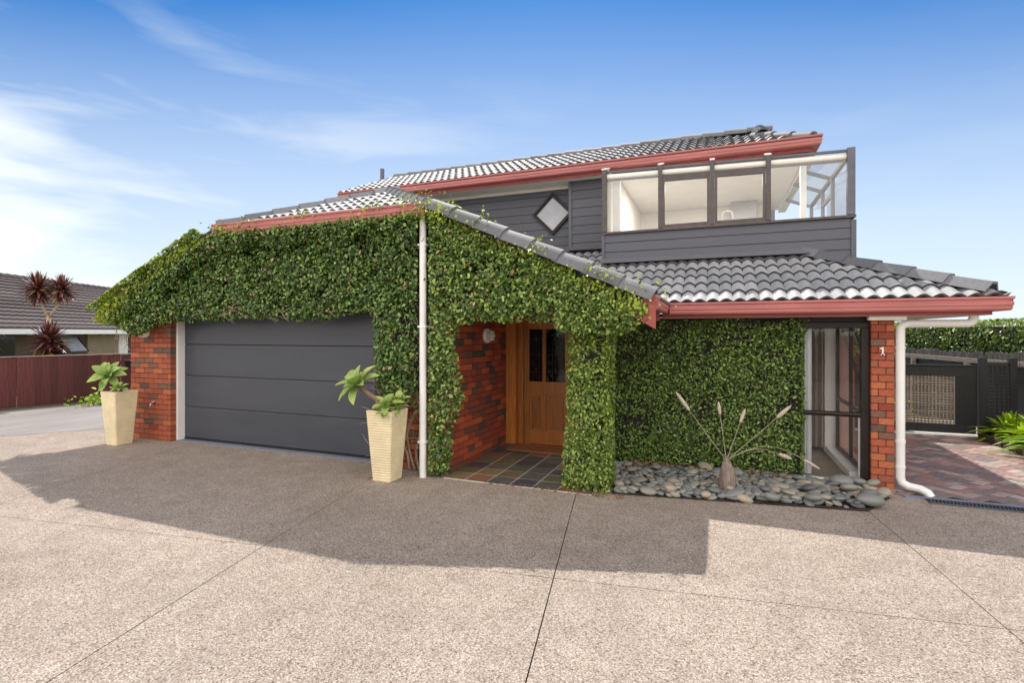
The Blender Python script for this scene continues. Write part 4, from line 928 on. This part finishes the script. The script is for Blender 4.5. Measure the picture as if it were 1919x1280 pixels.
for (x, y, r, l_) in fill:
    hz = r*rs.uniform(.42, .62); zc = hz*.8+.01
    if l_ == 1:
        h = top_at(x, y, r); zc = max(hz*.85+.012, min(h+hz*.35, .13))
    placed.append((x, y, r, zc, hz)); recs.append((x, y, r, zc, hz, l_))
recs.sort(key=lambda q: (-q[5], -q[2])); joined = []
for k, (x, y, r, zc, hz, l_) in enumerate(recs):
    me = rs.choice(SM); el_ = rs.uniform(1.0, 1.55); eu = Euler((rs.uniform(-.28, .28), rs.uniform(-.28, .28), rs.gauss(0, .7))); scl = (r*el_*.92, r/el_**.35*.92, hz)
    if k < 300: o = link('river_stone', me, pb, (x, y, zc)); o.rotation_euler = eu; o.scale = scl
    else: joined.append((me, Matrix.Translation((x, y, zc)) @ eu.to_matrix().to_4x4() @ Matrix.Diagonal((*scl, 1))))
if joined: join_meshes('small_stones', joined, 'river stone', pb).data.shade_smooth()

# ------------------------------------------------------------------ driftwood stump with dried stalks
dwd = thing('driftwood_ornament', (.09, 6.32, .05), 'pointed weathered wood stump with tall dried flower spikes among the river stones', 'ornament')
mb = MB(); n = 26; prof = [(.076, 0), (.080, .06), (.078, .14), (.068, .22), (.048, .29), (.012, .36)]
for i, (r, h) in enumerate(prof):
    for k in range(n):
        a = 2*math.pi*k/n; q = r*(1+.13*math.sin(3*a+i*.5)+.10*math.sin(7*a+i)+.05*random.uniform(-1, 1)); mb.v.append((.09+q*math.cos(a), 6.32+q*.8*math.sin(a), .04+h))
for i in range(len(prof)-1):
    for k in range(n): mb.f.append((i*n+k, i*n+(k+1) % n, (i+1)*n+(k+1) % n, (i+1)*n+k))
mb.f.append(tuple(range((len(prof)-1)*n, len(prof)*n))); mb.build('stump', 'driftwood', dwd, smooth=True)
def spike(tip, base, hl_, rad, bend=.0):
    tip = Vector(tip); base = Vector(base); pts = []
    for k in range(9):
        u = k/8; p = base.lerp(tip, u); p.z += bend*math.sin(u*math.pi); pts.append(p)
    s = MB(); s.tube(pts, [.0045*(1-.4*k/8) for k in range(9)], 6); s.build('stalk', 'stalk', dwd, smooth=True)
    d = (pts[-1]-pts[-2]).normalized(); h = MB(); m_ = 9
    h.tube([tip+d*(hl_*(k/m_-.25)) for k in range(m_+1)], [rad*max(.12, math.sin(math.pi*min(1, .12+.86*k/m_))**.55)*(1+.12*(k % 2)) for k in range(m_+1)], 9); h.build('flower_head', 'dried flower', dwd, smooth=True)
for tip, hl_, rad, bd in (((-.34, 6.30, .96), .26, .021, 0), ((.02, 6.42, .90), .15, .018, 0), ((.25, 6.45, .82), .17, .018, 0), ((.64, 6.40, .90), .20, .021, 0), ((.66, 6.42, .45), .14, .022, .10), ((.92, 6.50, .38), .19, .016, .17)):
    spike(tip, (.09, 6.32, .36), hl_, rad, bd)

# ------------------------------------------------------------------ planter pots with agaves
def pot(x, y, label):
    t = thing('planter_pot', (x, y, 0), label, 'planter pot', 'tall ribbed cream planter pots')
    mb = MB(); nr = 27; Hh = .86; half = lambda z_: .125+(.182-.125)*z_/Hh
    mb.add([(-.125, -.125, 0), (.125, -.125, 0), (.125, .125, 0), (-.125, .125, 0)], [(0, 1, 2, 3)])
    for k in range(nr):
        z0 = Hh*k/nr; z1 = Hh*(k+1)/nr; zm = (z0+z1)/2
        rows = [(half(z0), z0), (half(z0)+.0045, z0+.008), (half(z1)+.0045, z1-.008), (half(z1), z1)]
        b = len(mb.v)
        for h_, z_ in rows:
            c = .014
            mb.v += [(-h_+c, -h_, z_), (h_-c, -h_, z_), (h_, -h_+c, z_), (h_, h_-c, z_), (h_-c, h_, z_), (-h_+c, h_, z_), (-h_, h_-c, z_), (-h_, -h_+c, z_)]
        for r_ in range(3):
            for q in range(8): mb.f.append((b+r_*8+q, b+r_*8+(q+1) % 8, b+r_*8+8+(q+1) % 8, b+r_*8+8+q))
    h0, h1 = half(Hh), half(Hh)-.022
    b = len(mb.v)
    for h_, z_ in ((h0, Hh), (h1, Hh+.001), (h1, Hh-.05)): mb.v += [(-h_, -h_, z_), (h_, -h_, z_), (h_, h_, z_), (-h_, h_, z_)]
    for r_ in range(2):
        for q in range(4): mb.f.append((b+r_*4+q, b+r_*4+(q+1) % 4, b+r_*4+4+(q+1) % 4, b+r_*4+4+q))
    mb.v = [(vx_+x, vy_+y, vz_) for vx_, vy_, vz_ in mb.v]
    mb.build('pot_body', 'pot glaze', t)
    MB().box(x-.158, x+.158, y-.158, y+.158, Hh-.07, Hh-.045).build('potting_soil', 'soil', t); return t
pot(-9.03, 5.50, 'tall cream ribbed planter pot against the left brick pier'); pot(-3.78, 5.38, 'tall cream ribbed planter pot beside the white downpipe')
def agave_leaf():
    nu, nv = 4, 9; vs = []; fs = []; ed = []
    for j in range(nv+1):
        v = j/nv; wd = .5*(math.sin(math.pi*min(1, .10+v*.90))**.8)*(1-.12*v) if v < 1 else 0
        wd = .34*max(.0, (math.sin(math.pi*(v**1.1*.86+.14)))**.8)+.005
        if j == nv: wd = .004
        for i in range(nu+1):
            u = i/nu*2-1; vs.append((u*wd*.70, v, .30*(u*u)*wd+.10*math.sin(v*3.1)-.03*v)); ed.append(abs(u) if j < nv-1 else 1)
    for j in range(nv):
        for i in range(nu): fs.append((j*(nu+1)+i, j*(nu+1)+i+1, (j+1)*(nu+1)+i+1, (j+1)*(nu+1)+i))
    me = bpy.data.meshes.new('agave_leaf'); me.from_pydata(vs, [], fs); at = me.attributes.new('edge', 'FLOAT', 'POINT'); at.data.foreach_set('value', ed)
    me.shade_smooth(); me.materials.append(M['agave']); return me
AG = agave_leaf()
def rosette(t, c, axis, size, n, seed, spread=(8, 105)):
    r_ = random.Random(seed); ax = Vector(axis).normalized(); q = ax.to_track_quat('Z', 'Y')
    for k in range(n):
        f = k/(n-1); pol = R(spread[0]+(spread[1]-spread[0])*f**.75+r_.uniform(-6, 6)); az = k*2.39996+r_.uniform(-.15, .15)
        d = Vector((math.sin(pol)*math.cos(az), math.sin(pol)*math.sin(az), math.cos(pol))); nn = (Vector((0, 0, 1))-d*d.z)
        nn = nn.normalized() if nn.length > .01 else Vector((1, 0, 0)); S = d.cross(nn)
        m_ = Matrix((S, d, nn)).transposed(); m_ = q.to_matrix() @ m_
        o = link('leaf', AG, t, Vector(c)+(q @ d)*.02); o.rotation_euler = m_.to_euler(); s = size*(.45+.55*min(1, f*2.2))*r_.uniform(.9, 1.08); o.scale = (s, s, s)
a = thing('agave', (-9.03, 5.50, .80), 'green agave rosette with a thick stem in the left planter pot', 'agave', 'agave plants in pots')
rosette(a, (-9.16, 5.42, 1.10), (.30, -.55, .55), .275, 19, 1, (12, 100))
MB().tube([(-8.98, 5.52, .78), (-9.03, 5.48, .92), (-9.12, 5.46, 1.02), (-9.19, 5.44, 1.10)], [.035, .032, .030, .028], 10).build('stem', 'agave stem', a, smooth=True)
rosette(a, (-8.90, 5.42, .92), (.2, -.3, 1), .12, 14, 2)
a = thing('agave', (-3.78, 5.38, .80), 'leaning pale green agave with small offshoots in the pot by the downpipe', 'agave', 'agave plants in pots')
rosette(a, (-4.13, 5.28, 1.15), (-.30, -.50, .70), .285, 19, 3, (12, 100))
MB().tube([(-3.76, 5.40, .78), (-3.82, 5.38, .90), (-3.93, 5.34, .99), (-4.04, 5.30, 1.07), (-4.13, 5.28, 1.15)], [.036, .033, .031, .030, .027], 10).build('stem', 'agave stem', a, smooth=True)
for c, s, sd_ in (((-3.72, 5.30, .90), .21, 4), ((-3.64, 5.38, .86), .16, 5), ((-3.72, 5.24, .83), .13, 6), ((-3.66, 5.44, .94), .17, 7)): rosette(a, c, (.05, -.35, 1), s, 11, sd_, (10, 85))

# ------------------------------------------------------------------ left side: fence, neighbour house, cordyline
fx = lambda y: -15.4+.2*(y-6.8)
fe = thing('paling_fence', (fx(8), 8, 0), 'stained red brown timber paling fence beside the side lane', 'fence')
y = 2.6; r_ = random.Random(8)
while y < 13.5:
    wd = r_.uniform(.135, .155); x = fx(y); h = 1.21+.004*math.sin(y*2)+r_.uniform(-.01, .01); nr_ = .02
    me = chamfer_box(.020, round(wd+.004, 3), round(h, 2), .003, 'paling stain'); o = link('paling', me, fe, (x+r_.choice((-.010, .012)), y+wd/2, h/2+.02)); o.rotation_euler = (r_.uniform(-.004, .004), 0, R(-11.3)+r_.uniform(-.03, .03)); y += wd
g = MB()
for zc in (.35, 1.0): g.bar((fx(2.6)-.05, 2.6, zc), (fx(13.5)-.05, 13.5, zc), .05, .09)
g.build('fence_rail', 'paling stain', fe)
MB().bar((fx(2.6), 2.6, 1.245), (fx(13.5), 13.5, 1.235), .055, .022).build('capping', 'weathered timber', fe)
MB().bar((fx(2.6)+.09, 2.6, .02), (fx(13.5)+.09, 13.5, .02), .05, .05).build('edging_board', 'bed sleeper', fe)
# letterbox by the pier
lb = thing('letterbox', (-12.35, 7.65, 0), 'small black letterbox on a post behind the left brick pier', 'letterbox')
lbx, lby = -14.45, 9.15
lb.location = (lbx, lby, 0)
MB().box(lbx-.03, lbx+.03, lby-.03, lby+.03, 0, .88).build('post', 'black timber', lb); MB().box(lbx-.16, lbx+.16, lby-.12, lby+.12, .88, 1.06).build('box', 'black frame', lb, bevel=.01)
MB().bar((lbx-.17, lby-.13, 1.075), (lbx+.17, lby-.13, 1.075), .12, .02).build('lid', 'steel', lb)
# neighbour house
nh = thing('neighbour_house', (-21, 12, 0), 'low house with a brown tiled roof behind the red brown fence', 'house')
d = Vector((-.47, .883, 0)).normalized(); n_out = Vector((.883, .47, 0)).normalized(); P0 = Vector((-20.6, 9.1, 0))
def hp(s, o_, z_): return P0+d*s+n_out*o_+Vector((0, 0, z_))
mb = MB()
def obox(mb, s0, s1, o0, o1, z0, z1):
    q = [hp(s0, o0, z0), hp(s0, o1, z0), hp(s1, o1, z0), hp(s1, o0, z0)]; q2 = [hp(s0, o0, z1), hp(s0, o1, z1), hp(s1, o1, z1), hp(s1, o0, z1)]
    mb.add(q+q2, [(0, 1, 2, 3), (7, 6, 5, 4), (0, 4, 5, 1), (1, 5, 6, 2), (2, 6, 7, 3), (3, 7, 4, 0)])
W = MB(); obox(W, -9, 14, -6.6, -.6, -.05, 1.9); W.build('wall', 'brown cladding', nh)
Er, Ez, Rr, Rz = .0, 1.93, -3.9, 4.02
rf = MB(); 
for s in (1,): 
    rf.add([hp(-9, 0, Ez), hp(14, 0, Ez), hp(14, Rr, Rz), hp(-9, Rr, Rz), hp(-9, 2*Rr, Ez), hp(14, 2*Rr, Ez)], [(0, 1, 2, 3), (3, 2, 5, 4), (0, 3, 4), (1, 5, 2)])
rf = rf.build('roof', 'roof underlay', nh)
# stepped tile rows with slightly waved edge
rows = 15; rr_ = MB(); ns = 150
for k in range(rows):
    u0 = k/rows; u1 = (k+1)/rows
    for layer in range(1):
        b = len(rr_.v)
        for i in range(ns+1):
            s = -9+23*i/ns; wv_ = .018*(1 if i % 2 else -1)
            a_ = hp(s, Rr*u0+.05, Ez+(Rz-Ez)*u0+.075+wv_*.5); b_ = hp(s, Rr*u1+.02, Ez+(Rz-Ez)*u1+.03+wv_*.5); c_ = hp(s, Rr*u0+.05, Ez+(Rz-Ez)*u0+.015)
            rr_.v += [tuple(c_), tuple(a_), tuple(b_)]
        for i in range(ns): q = b+3*i; rr_.f += [(q, q+3, q+4, q+1), (q+1, q+4, q+5, q+2)]
rr_.build('tile_rows', 'old roof tile', rf, kind='stuff')
mb = MB()
for k in range(60): s = -9+k*.385; mb.tube([hp(s, Rr, Rz+.05), hp(s+.40, Rr, Rz+.035)], [.13, .12], 8)
mb.build('ridge_tiles', 'old roof tile', rf, kind='stuff', smooth='auto')
mb = MB(); obox(mb, -9, 14, .02, .10, 1.76, 1.93); mb.build('gutter', 'white paint', nh)
mb = MB(); obox(mb, -9, 14, -.6, .02, 1.755, 1.775); mb.build('eave_soffit', 'brown cladding', nh)
mb = MB(); obox(mb, 4.7, 6.6, -.60, -.54, .6, 1.75); mb.build('wall_panel', 'tan panel', nh)
mb = MB(); obox(mb, 6.6, 7.2, -.60, -.50, .0, 1.75); mb.build('corner_board', 'white paint', nh)
for s0, s1 in ((.45, 1.25), (-2.6, -.4), (3.25, 4.0)):
    f_ = MB(); obox(f_, s0-.05, s1+.05, -.60, -.555, .8, 1.72); f_ = f_.build('window', 'black frame', nh)
    g_ = MB(); obox(g_, s0, s1, -.554, -.545, .86, 1.66); g_.build('pane', 'door glass', f_)
# the open awning window
g_ = MB(); g_.add([hp(3.15, -.5, 1.62), hp(4.05, -.5, 1.62), hp(4.05, -.12, 1.12), hp(3.15, -.12, 1.12)], [(0, 1, 2, 3)]); g_.v = [tuple(v) for v in g_.v]; g_.build('open_sash', 'dusty window', nh)
f_ = MB(); f_.bar(hp(3.12, -.5, 1.63), hp(3.12, -.1, 1.10), .04, .04).bar(hp(4.08, -.5, 1.63), hp(4.08, -.1, 1.10), .04, .04).bar(hp(3.12, -.1, 1.10), hp(4.08, -.1, 1.10), .04, .04).bar(hp(3.12, -.5, 1.63), hp(4.08, -.5, 1.63), .04, .04); f_.build('sash_frame', 'black frame', nh)

def strap_mesh(c, axis, n, ln, wd, seed, pol=(5, 140), curve=.5, wvar=.3):
    r_ = np.random.default_rng(seed); V = []; F = []; Cn = []; Yg = []
    q = Vector(axis).normalized().to_track_quat('Z', 'Y')
    for k in range(n):
        f = (k+.5)/n; p = R(pol[0]+(pol[1]-pol[0])*f+r_.uniform(-8, 8)); az = k*2.39996+r_.uniform(-.3, .3)
        dd = q @ Vector((math.sin(p)*math.cos(az), math.sin(p)*math.sin(az), math.cos(p)))
        s = dd.cross(Vector((0, 0, 1))); s = s.normalized() if s.length > .05 else Vector((1, 0, 0)); L_ = ln*r_.uniform(.75, 1.1); b = len(V); w_ = wd*r_.uniform(1-wvar, 1+wvar); m_ = 6
        yv = 1. if r_.uniform() > .93 else 0.
        for i in range(m_+1):
            u = i/m_; pp = Vector(c)+dd*L_*u; pp.z -= curve*L_*u*u*(.4+.6*abs(math.sin(p))); ww = w_*(math.sin(math.pi*min(1, .18+.82*u)))**.7 if i < m_ else .001
            V += [pp-s*ww/2, pp+Vector((0, 0, -ww*.15)), pp+s*ww/2]; Yg += [yv]*3
        for i in range(m_):
            for j in (0, 1): F += [b+i*3+j, b+i*3+j+1, b+i*3+3+j+1, b+i*3+3+j]; Cn.append(4)
    return np.array([tuple(v) for v in V]), np.array(F), np.array(Cn), np.array(Yg)
def strap_obj(name, parent, mat, *args, **kw):
    V, F, Cn, Yg = strap_mesh(*args, **kw); o = np_mesh(name, V, F, Cn, mat, parent, Yg, True); o['kind'] = 'stuff'; return o
cp = thing('cordyline', (-15.85, 7.9, 0), 'purple cabbage tree with three spiky heads behind the red brown fence', 'cabbage tree')
bx, by = -15.85, 7.95
MB().tube([(bx+.05, by, 0), (bx, by, 1.0), (bx+.02, by, 1.9), (bx+.03, by, 2.22)], [.07, .06, .05, .045], 9).build('trunk', 'pale bark', cp, smooth=True)
MB().tube([(bx+.03, by, 2.18), (bx-.10, by-.05, 2.45), (bx-.20, by-.10, 2.85)], [.04, .032, .03], 8).build('branch', 'pale bark', cp, smooth=True)
MB().tube([(bx+.03, by, 2.18), (bx+.22, by+.10, 2.50), (bx+.28, by+.15, 2.85)], [.04, .032, .03], 8).build('branch', 'pale bark', cp, smooth=True)
strap_obj('crown', cp, 'cordyline leaf', (bx-.20, by-.10, 2.92), (0, 0, 1), 230, .50, .050, 1, pol=(3, 155), curve=.12)
strap_obj('crown', cp, 'cordyline leaf', (bx+.28, by+.15, 2.90), (0, 0, 1), 210, .44, .048, 2, pol=(3, 155), curve=.12)
strap_obj('crown', cp, 'cordyline leaf', (bx+.02, by+.02, 1.62), (0, 0, 1), 240, .56, .052, 3, pol=(3, 130), curve=.10)
strap_obj('crown', cp, 'cordyline leaf', (bx+.02, by+.02, 1.35), (0, 0, 1), 160, .56, .052, 4, pol=(50, 140), curve=.15)
dc = thing('dry_shrub', (-17.5, 7.6, 0), 'pale shaggy dead shrub at the left edge behind the fence', 'shrub')
strap_obj('foliage', dc, 'dry leaf', (-17.35, 7.0, 2.15), (0, 0, 1), 260, .75, .03, 9, pol=(20, 170), curve=.6)
MB().tube([(-17.35, 7.0, 0), (-17.35, 7.0, 2.2)], [.09, .06], 8).build('trunk', 'bark', dc, smooth=True)
for k, (x, y, s, lab) in enumerate(((-14.35, 8.3, .30, 'low leafy weed at the foot of the red fence, left of the other'), (-14.2, 9.1, .36, 'larger leafy weed at the foot of the red fence beside the left pot'))):
    wd_ = thing('weed', (x, y, 0), lab, 'weed'); n = 160; r3 = np.random.default_rng(k+70)
    P = np.stack([x+r3.normal(0, s*.6, n)*.8, y+r3.normal(0, s*.9, n), np.abs(r3.normal(0, s*.45, n))+.03], 1)
    leaves('foliage', P, np.array([.4, -.4, 1.])+r3.normal(0, .5, (n, 3)), r3.normal(0, 1, (n, 3)), r3.uniform(.06, .13, n), 'strap leaf', wd_)

# ------------------------------------------------------------------ right side: paving, drain, gate, fence, bed, hedge
pv = thing('paved_path', (3, 9, 0), 'red brown paver path running along the side of the house to the black gate', 'path', kind='structure'); pv.pop('category', None)
MB().prism([(1.875, 6.93), (6.2, 6.93), (6.2, 11.25), (1.875, 11.25)], 'z', .001, .008).build('sand_bed', 'joint sand', pv)
# herringbone at 45 degrees, clipped to what can be seen
PW, PL = .115, .23; ca, sa = math.cos(R(45)), math.sin(R(45)); items = []
for i in range(-50, 50):
    for j in range(-50, 50):
        for kind_ in (0, 1):
            # basic herringbone cell
            ox = i*PW+j*PW*1.0; oy = -i*PW+j*PW*3.0 if False else 0
for a in range(-60, 60):
    for b in range(-60, 60):
        # horizontal brick at (2b... ) classic lattice: translations (PW,PW) and (2PL, 0)
        x0 = a*PW+b*2*PL; y0 = a*PW
        for (cx_, cy_, rot_) in ((x0+PL/2, y0+PW/2, 0), (x0+PL+PW/2, y0+PW-PL/2 + 0, 1)):
            X_ = 3.2+cx_*ca-cy_*sa; Y_ = 9+cx_*sa+cy_*ca
            if X_ < 1.93 or X_ > 4.9 or Y_ < 7.0 or Y_ > 11.17: continue
            items.append((X_, Y_, rot_))
me = chamfer_box(PL-.007, PW-.007, .05, .004, 'paver'); r_ = random.Random(4); jn = []
def visible(x, y):
    fwd = -.368*x+.930*y; rt_ = .930*x+.368*y; return rt_/fwd < .99
items.sort(key=lambda q: math.hypot(q[0], q[1])); cnt = 0
for X_, Y_, rot_ in items:
    eu = Euler((r_.uniform(-.008, .008), r_.uniform(-.008, .008), R(45+90*rot_))); zc = -.013+r_.uniform(-.0015, .0025)
    if visible(X_, Y_) and cnt < 300: o = link('paver', me, pv, (X_, Y_, zc)); o.rotation_euler = eu; cnt += 1
    else: jn.append((me, Matrix.Translation((X_, Y_, zc)) @ eu.to_matrix().to_4x4()))
join_meshes('far_pavers', jn, 'paver', pv)
g = MB(); g.box(1.90, 6.2, 6.86, 6.925, -.01, .014); g.build('path_edge', 'concrete sill', pv)
dr = thing('drain_grate', (3.5, 6.8, 0), 'long narrow steel drain grate across the driveway below the white downpipe', 'drain')
MB().box(2.08, 6.2, 6.70, 6.855, .001, .004).build('drain_channel', 'lead', dr)
g = MB()
for yy in (6.70, 6.85): g.bar((2.08, yy, .010), (6.2, yy, .010), .012, .014)
x = 2.09
while x < 6.2: g.bar((x, 6.706, .011), (x+.035, 6.844, .011), .009, .010); x += .032
g.build('grate_bars', 'drain steel', dr, kind='stuff')
# gate
gt = thing('garden_gate', (3.1, 11.25, 0), 'black timber gate with a pale lattice panel closing the paved side path', 'gate')
GX0, GX1 = 2.05, 4.12
for nm, (a, b, c, e) in (('gate_rail', (GX0, GX1, 1.05, 1.22)), ('gate_rail', (GX0, GX1, .06, .21)), ('gate_stile', (GX0, 2.92, .21, 1.05)), ('gate_stile', (3.84, GX1, .21, 1.05))):
    MB().box(a, b, 11.22, 11.27, c, e).build(nm, 'black timber', gt, bevel=.004)
MB().box(GX0, GX1, 11.205, 11.285, 1.222, 1.245).build('gate_cap', 'black timber', gt)
lt = MB(); x = 2.93
while x < 3.84: lt.box(x, x+.022, 11.232, 11.240, .21, 1.05); x += .052
z_ = .225
while z_ < 1.04: lt.box(2.92, 3.84, 11.242, 11.252, z_, z_+.026); z_ += .046
lt.build('lattice', 'weathered timber', gt, kind='stuff')
MB().box(1.9, 4.2, 11.18, 11.33, .0, .03).build('gate_threshold', 'white paint', gt)
# lattice screen beside gate
sc_ = thing('lattice_screen', (4.4, 11.2, 0), 'narrow black lattice screen between two posts right of the gate', 'screen')
for x in (4.15, 4.55): MB().box(x, x+.10, 11.16, 11.26, 0, 1.38).build('screen_post', 'black timber', sc_, bevel=.004)
MB().box(4.252, 4.548, 11.19, 11.23, 1.24, 1.30).build('screen_rail', 'black timber', sc_)
lt = MB(); x = 4.255
while x < 4.54: lt.box(x, x+.03, 11.19, 11.20, .3, 1.24); x += .062
z_ = .3
while z_ < 1.22: lt.box(4.252, 4.548, 11.202, 11.212, z_, z_+.03); z_ += .062
lt.build('lattice', 'black timber', sc_, kind='stuff'); MB().box(4.252, 4.548, 11.19, 11.23, 0, .298).build('kick_board', 'black timber', sc_)
# boundary fence
bf = thing('picket_fence', (4.7, 12, 0), 'weathered black picket fence with scalloped tops along the right boundary', 'fence')
bxp = lambda y: 4.2+(15.2-y)*.168
def picket(wd, h):
    key = ('pk', round(h, 2))
    if key in CB: return CB[key]
    n = 5; prof = [(-wd/2, 0), (wd/2, 0), (wd/2, h-.02)]+[(wd/2*math.cos(a), h-.02+.03*math.sin(a)) for a in [R(30+k*30) for k in range(5)]]+[(-wd/2, h-.02)]
    m_ = MB(); m_.prism(prof, 'y', -.01, .01); me = m_.mesh('picket', 'grey picket'); CB[key] = me; return me
y = 6.5; r_ = random.Random(12); ang = math.atan2(1, -.168)
while y < 17.5:
    h = 1.43+.02*math.sin(y*1.3)+r_.choice((-.02, 0, 0, .02)); o = link('picket', picket(.115, h), bf, (bxp(y)+.02, y, 0)); o.rotation_euler = (r_.uniform(-.01, .01), r_.uniform(-.012, .012), ang+r_.uniform(-.03, .03)); y += .128
MB().bar((bxp(6.5)-.035, 6.5, 1.28), (bxp(11.4)-.035, 11.4, 1.27), .055, .09).build('fence_rail', 'weathered timber', bf, bevel=.004)
MB().bar((bxp(11.4)-.035, 11.42, 1.26), (bxp(17.5)-.035, 17.5, 1.27), .055, .09).build('fence_rail', 'weathered timber', bf, bevel=.004)
for y in (8.0, 10.3, 12.7, 14.6): MB().box(bxp(y)-.12, bxp(y)-.04, y, y+.09, 0, 1.22).build('fence_post', 'weathered timber' if y > 12 else 'black timber', bf)
g = MB(); g.bar((bxp(6.5)-.01, 6.5, .60), (bxp(17.5)-.01, 17.5, .60), .015, 1.18); g.build('fence_lining', 'black timber', bf)
# garden bed
bd = thing('garden_bed', (4.6, 9.5, 0), 'raised strip of soil edged with timber sleepers beside the paved path', 'garden bed')
MB().prism([(4.14, 11.1), (4.12, 10.6), (4.22, 6.9), (5.5, 6.9), (4.85, 11.1)], 'z', .010, .09).build('bed_soil', 'soil', bd)
MB().bar((4.09, 11.0, .065), (4.11, 10.30, .065), .05, .13).build('edging_sleeper', 'bed sleeper', bd, bevel=.004); MB().bar((4.125, 10.27, .07), (4.22, 6.95, .07), .05, .14).build('edging_sleeper', 'bed sleeper', bd, bevel=.004)
for k, (x, y, s, lab) in enumerate(((4.38, 10.75, 0.62, 'leafy strap plant in the garden bed closest to the lattice screen'), (4.55, 10.15, 0.85, 'tall bright leafy plant in the middle of the visible garden bed'), (4.42, 9.55, 0.85, 'glossy strap leaved plant at the right edge by the timber edging'), (4.75, 9.1, 0.85, 'broad leafy plant outside the shade near the boundary fence'), (4.45, 10.45, 0.45, 'small low green plant beside the timber edging'))):
    p_ = thing('bedding_plant', (x, y, .09), lab, 'plant', 'strap leaved plants in the garden bed')
    strap_obj('foliage', p_, 'strap leaf', (x, y, .12), (0, 0, 1), 60, s, .095, 50+k, pol=(5, 75), curve=.55)
    strap_obj('foliage', p_, 'strap leaf', (x+.12, y-.14, .16), (.2, -.1, 1), 44, s*.85, .09, 80+k, pol=(5, 80), curve=.6)
# hedge
hg = thing('clipped_hedge', (7, 14, 0), 'long clipped green hedge standing behind the picket fence', 'hedge')
HX = lambda y: bxp(y)+.35
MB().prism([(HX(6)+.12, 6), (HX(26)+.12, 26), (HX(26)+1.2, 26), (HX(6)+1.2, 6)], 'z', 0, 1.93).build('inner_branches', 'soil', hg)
yh = lambda x, y, d, r_: .25*(y > 1.92)*(r_.uniform(0, 1, len(x)) > .3)+.12*(r_.uniform(0, 1, len(x)) > .5)
f1 = scatter_face([(9, 1.1), (26, 1.1), (26, 2.06), (9, 2.06)], 1300, lambda u, v, d: np.stack([4.2+(15.2-u)*.168+.47-d, u, v], 1), (-1, 0, 0), 61, .12, .05, (.05, .085), yh)
f2 = scatter_face([(6, 0), (26, 0), (26, 1.2), (6, 1.2)], 500, lambda u, v, d: np.stack([4.2+(15.2-u)*.168+.45+v, u, 1.93+d], 1), (0, 0, 1), 62, .14, .04, (.05, .085), lambda x, y, d, r_: .3*(r_.uniform(0, 1, len(x)) > .4))
leaves('foliage', *merge(f1, f2)[:4], 'hedge leaf', hg, merge(f1, f2)[4])
# second garden seen through the gate
bs = thing('shrub', (3.4, 13.4, 0), 'yellow green shrub seen through the gate lattice', 'shrub')
strap_obj('foliage', bs, 'strap leaf', (3.3, 13.3, .1), (0, 0, 1), 90, .8, .06, 91, pol=(5, 85), curve=.5)
of = thing('boundary_fence', (0, -9.5, 0), 'dark paling fence across the street that only shows in the window reflections', 'fence')
r_ = random.Random(33); x = -12; it = []
me = chamfer_box(.145, .02, 1.7, .003, 'black timber')
while x < 16: it.append((me, Matrix.Translation((x, -9.5+r_.choice((-.01, .01)), .83+r_.uniform(-.02, .02))))); x += .148
join_meshes('palings', it, 'weathered timber', of)
oh = thing('loose_hedge', (0, -10.8, 0), 'loose green hedge behind the camera that only shows in the window reflections', 'hedge')
f1 = scatter_face([(-12, 1.3), (16, 1.3), (16, 2.6), (10, 3.1), (4, 2.5), (0, 3.2), (-5, 2.6), (-12, 2.9)], 260, lambda u, v, d: np.stack([u, -10.4+d, v], 1), (0, 1, 0), 77, .3, .2, (.10, .18))
leaves('foliage', *f1[:4], 'hedge leaf', oh, f1[4])
for o in bpy.data.objects:
    if o.get('kind') == 'structure' and 'category' in o: del o['category']
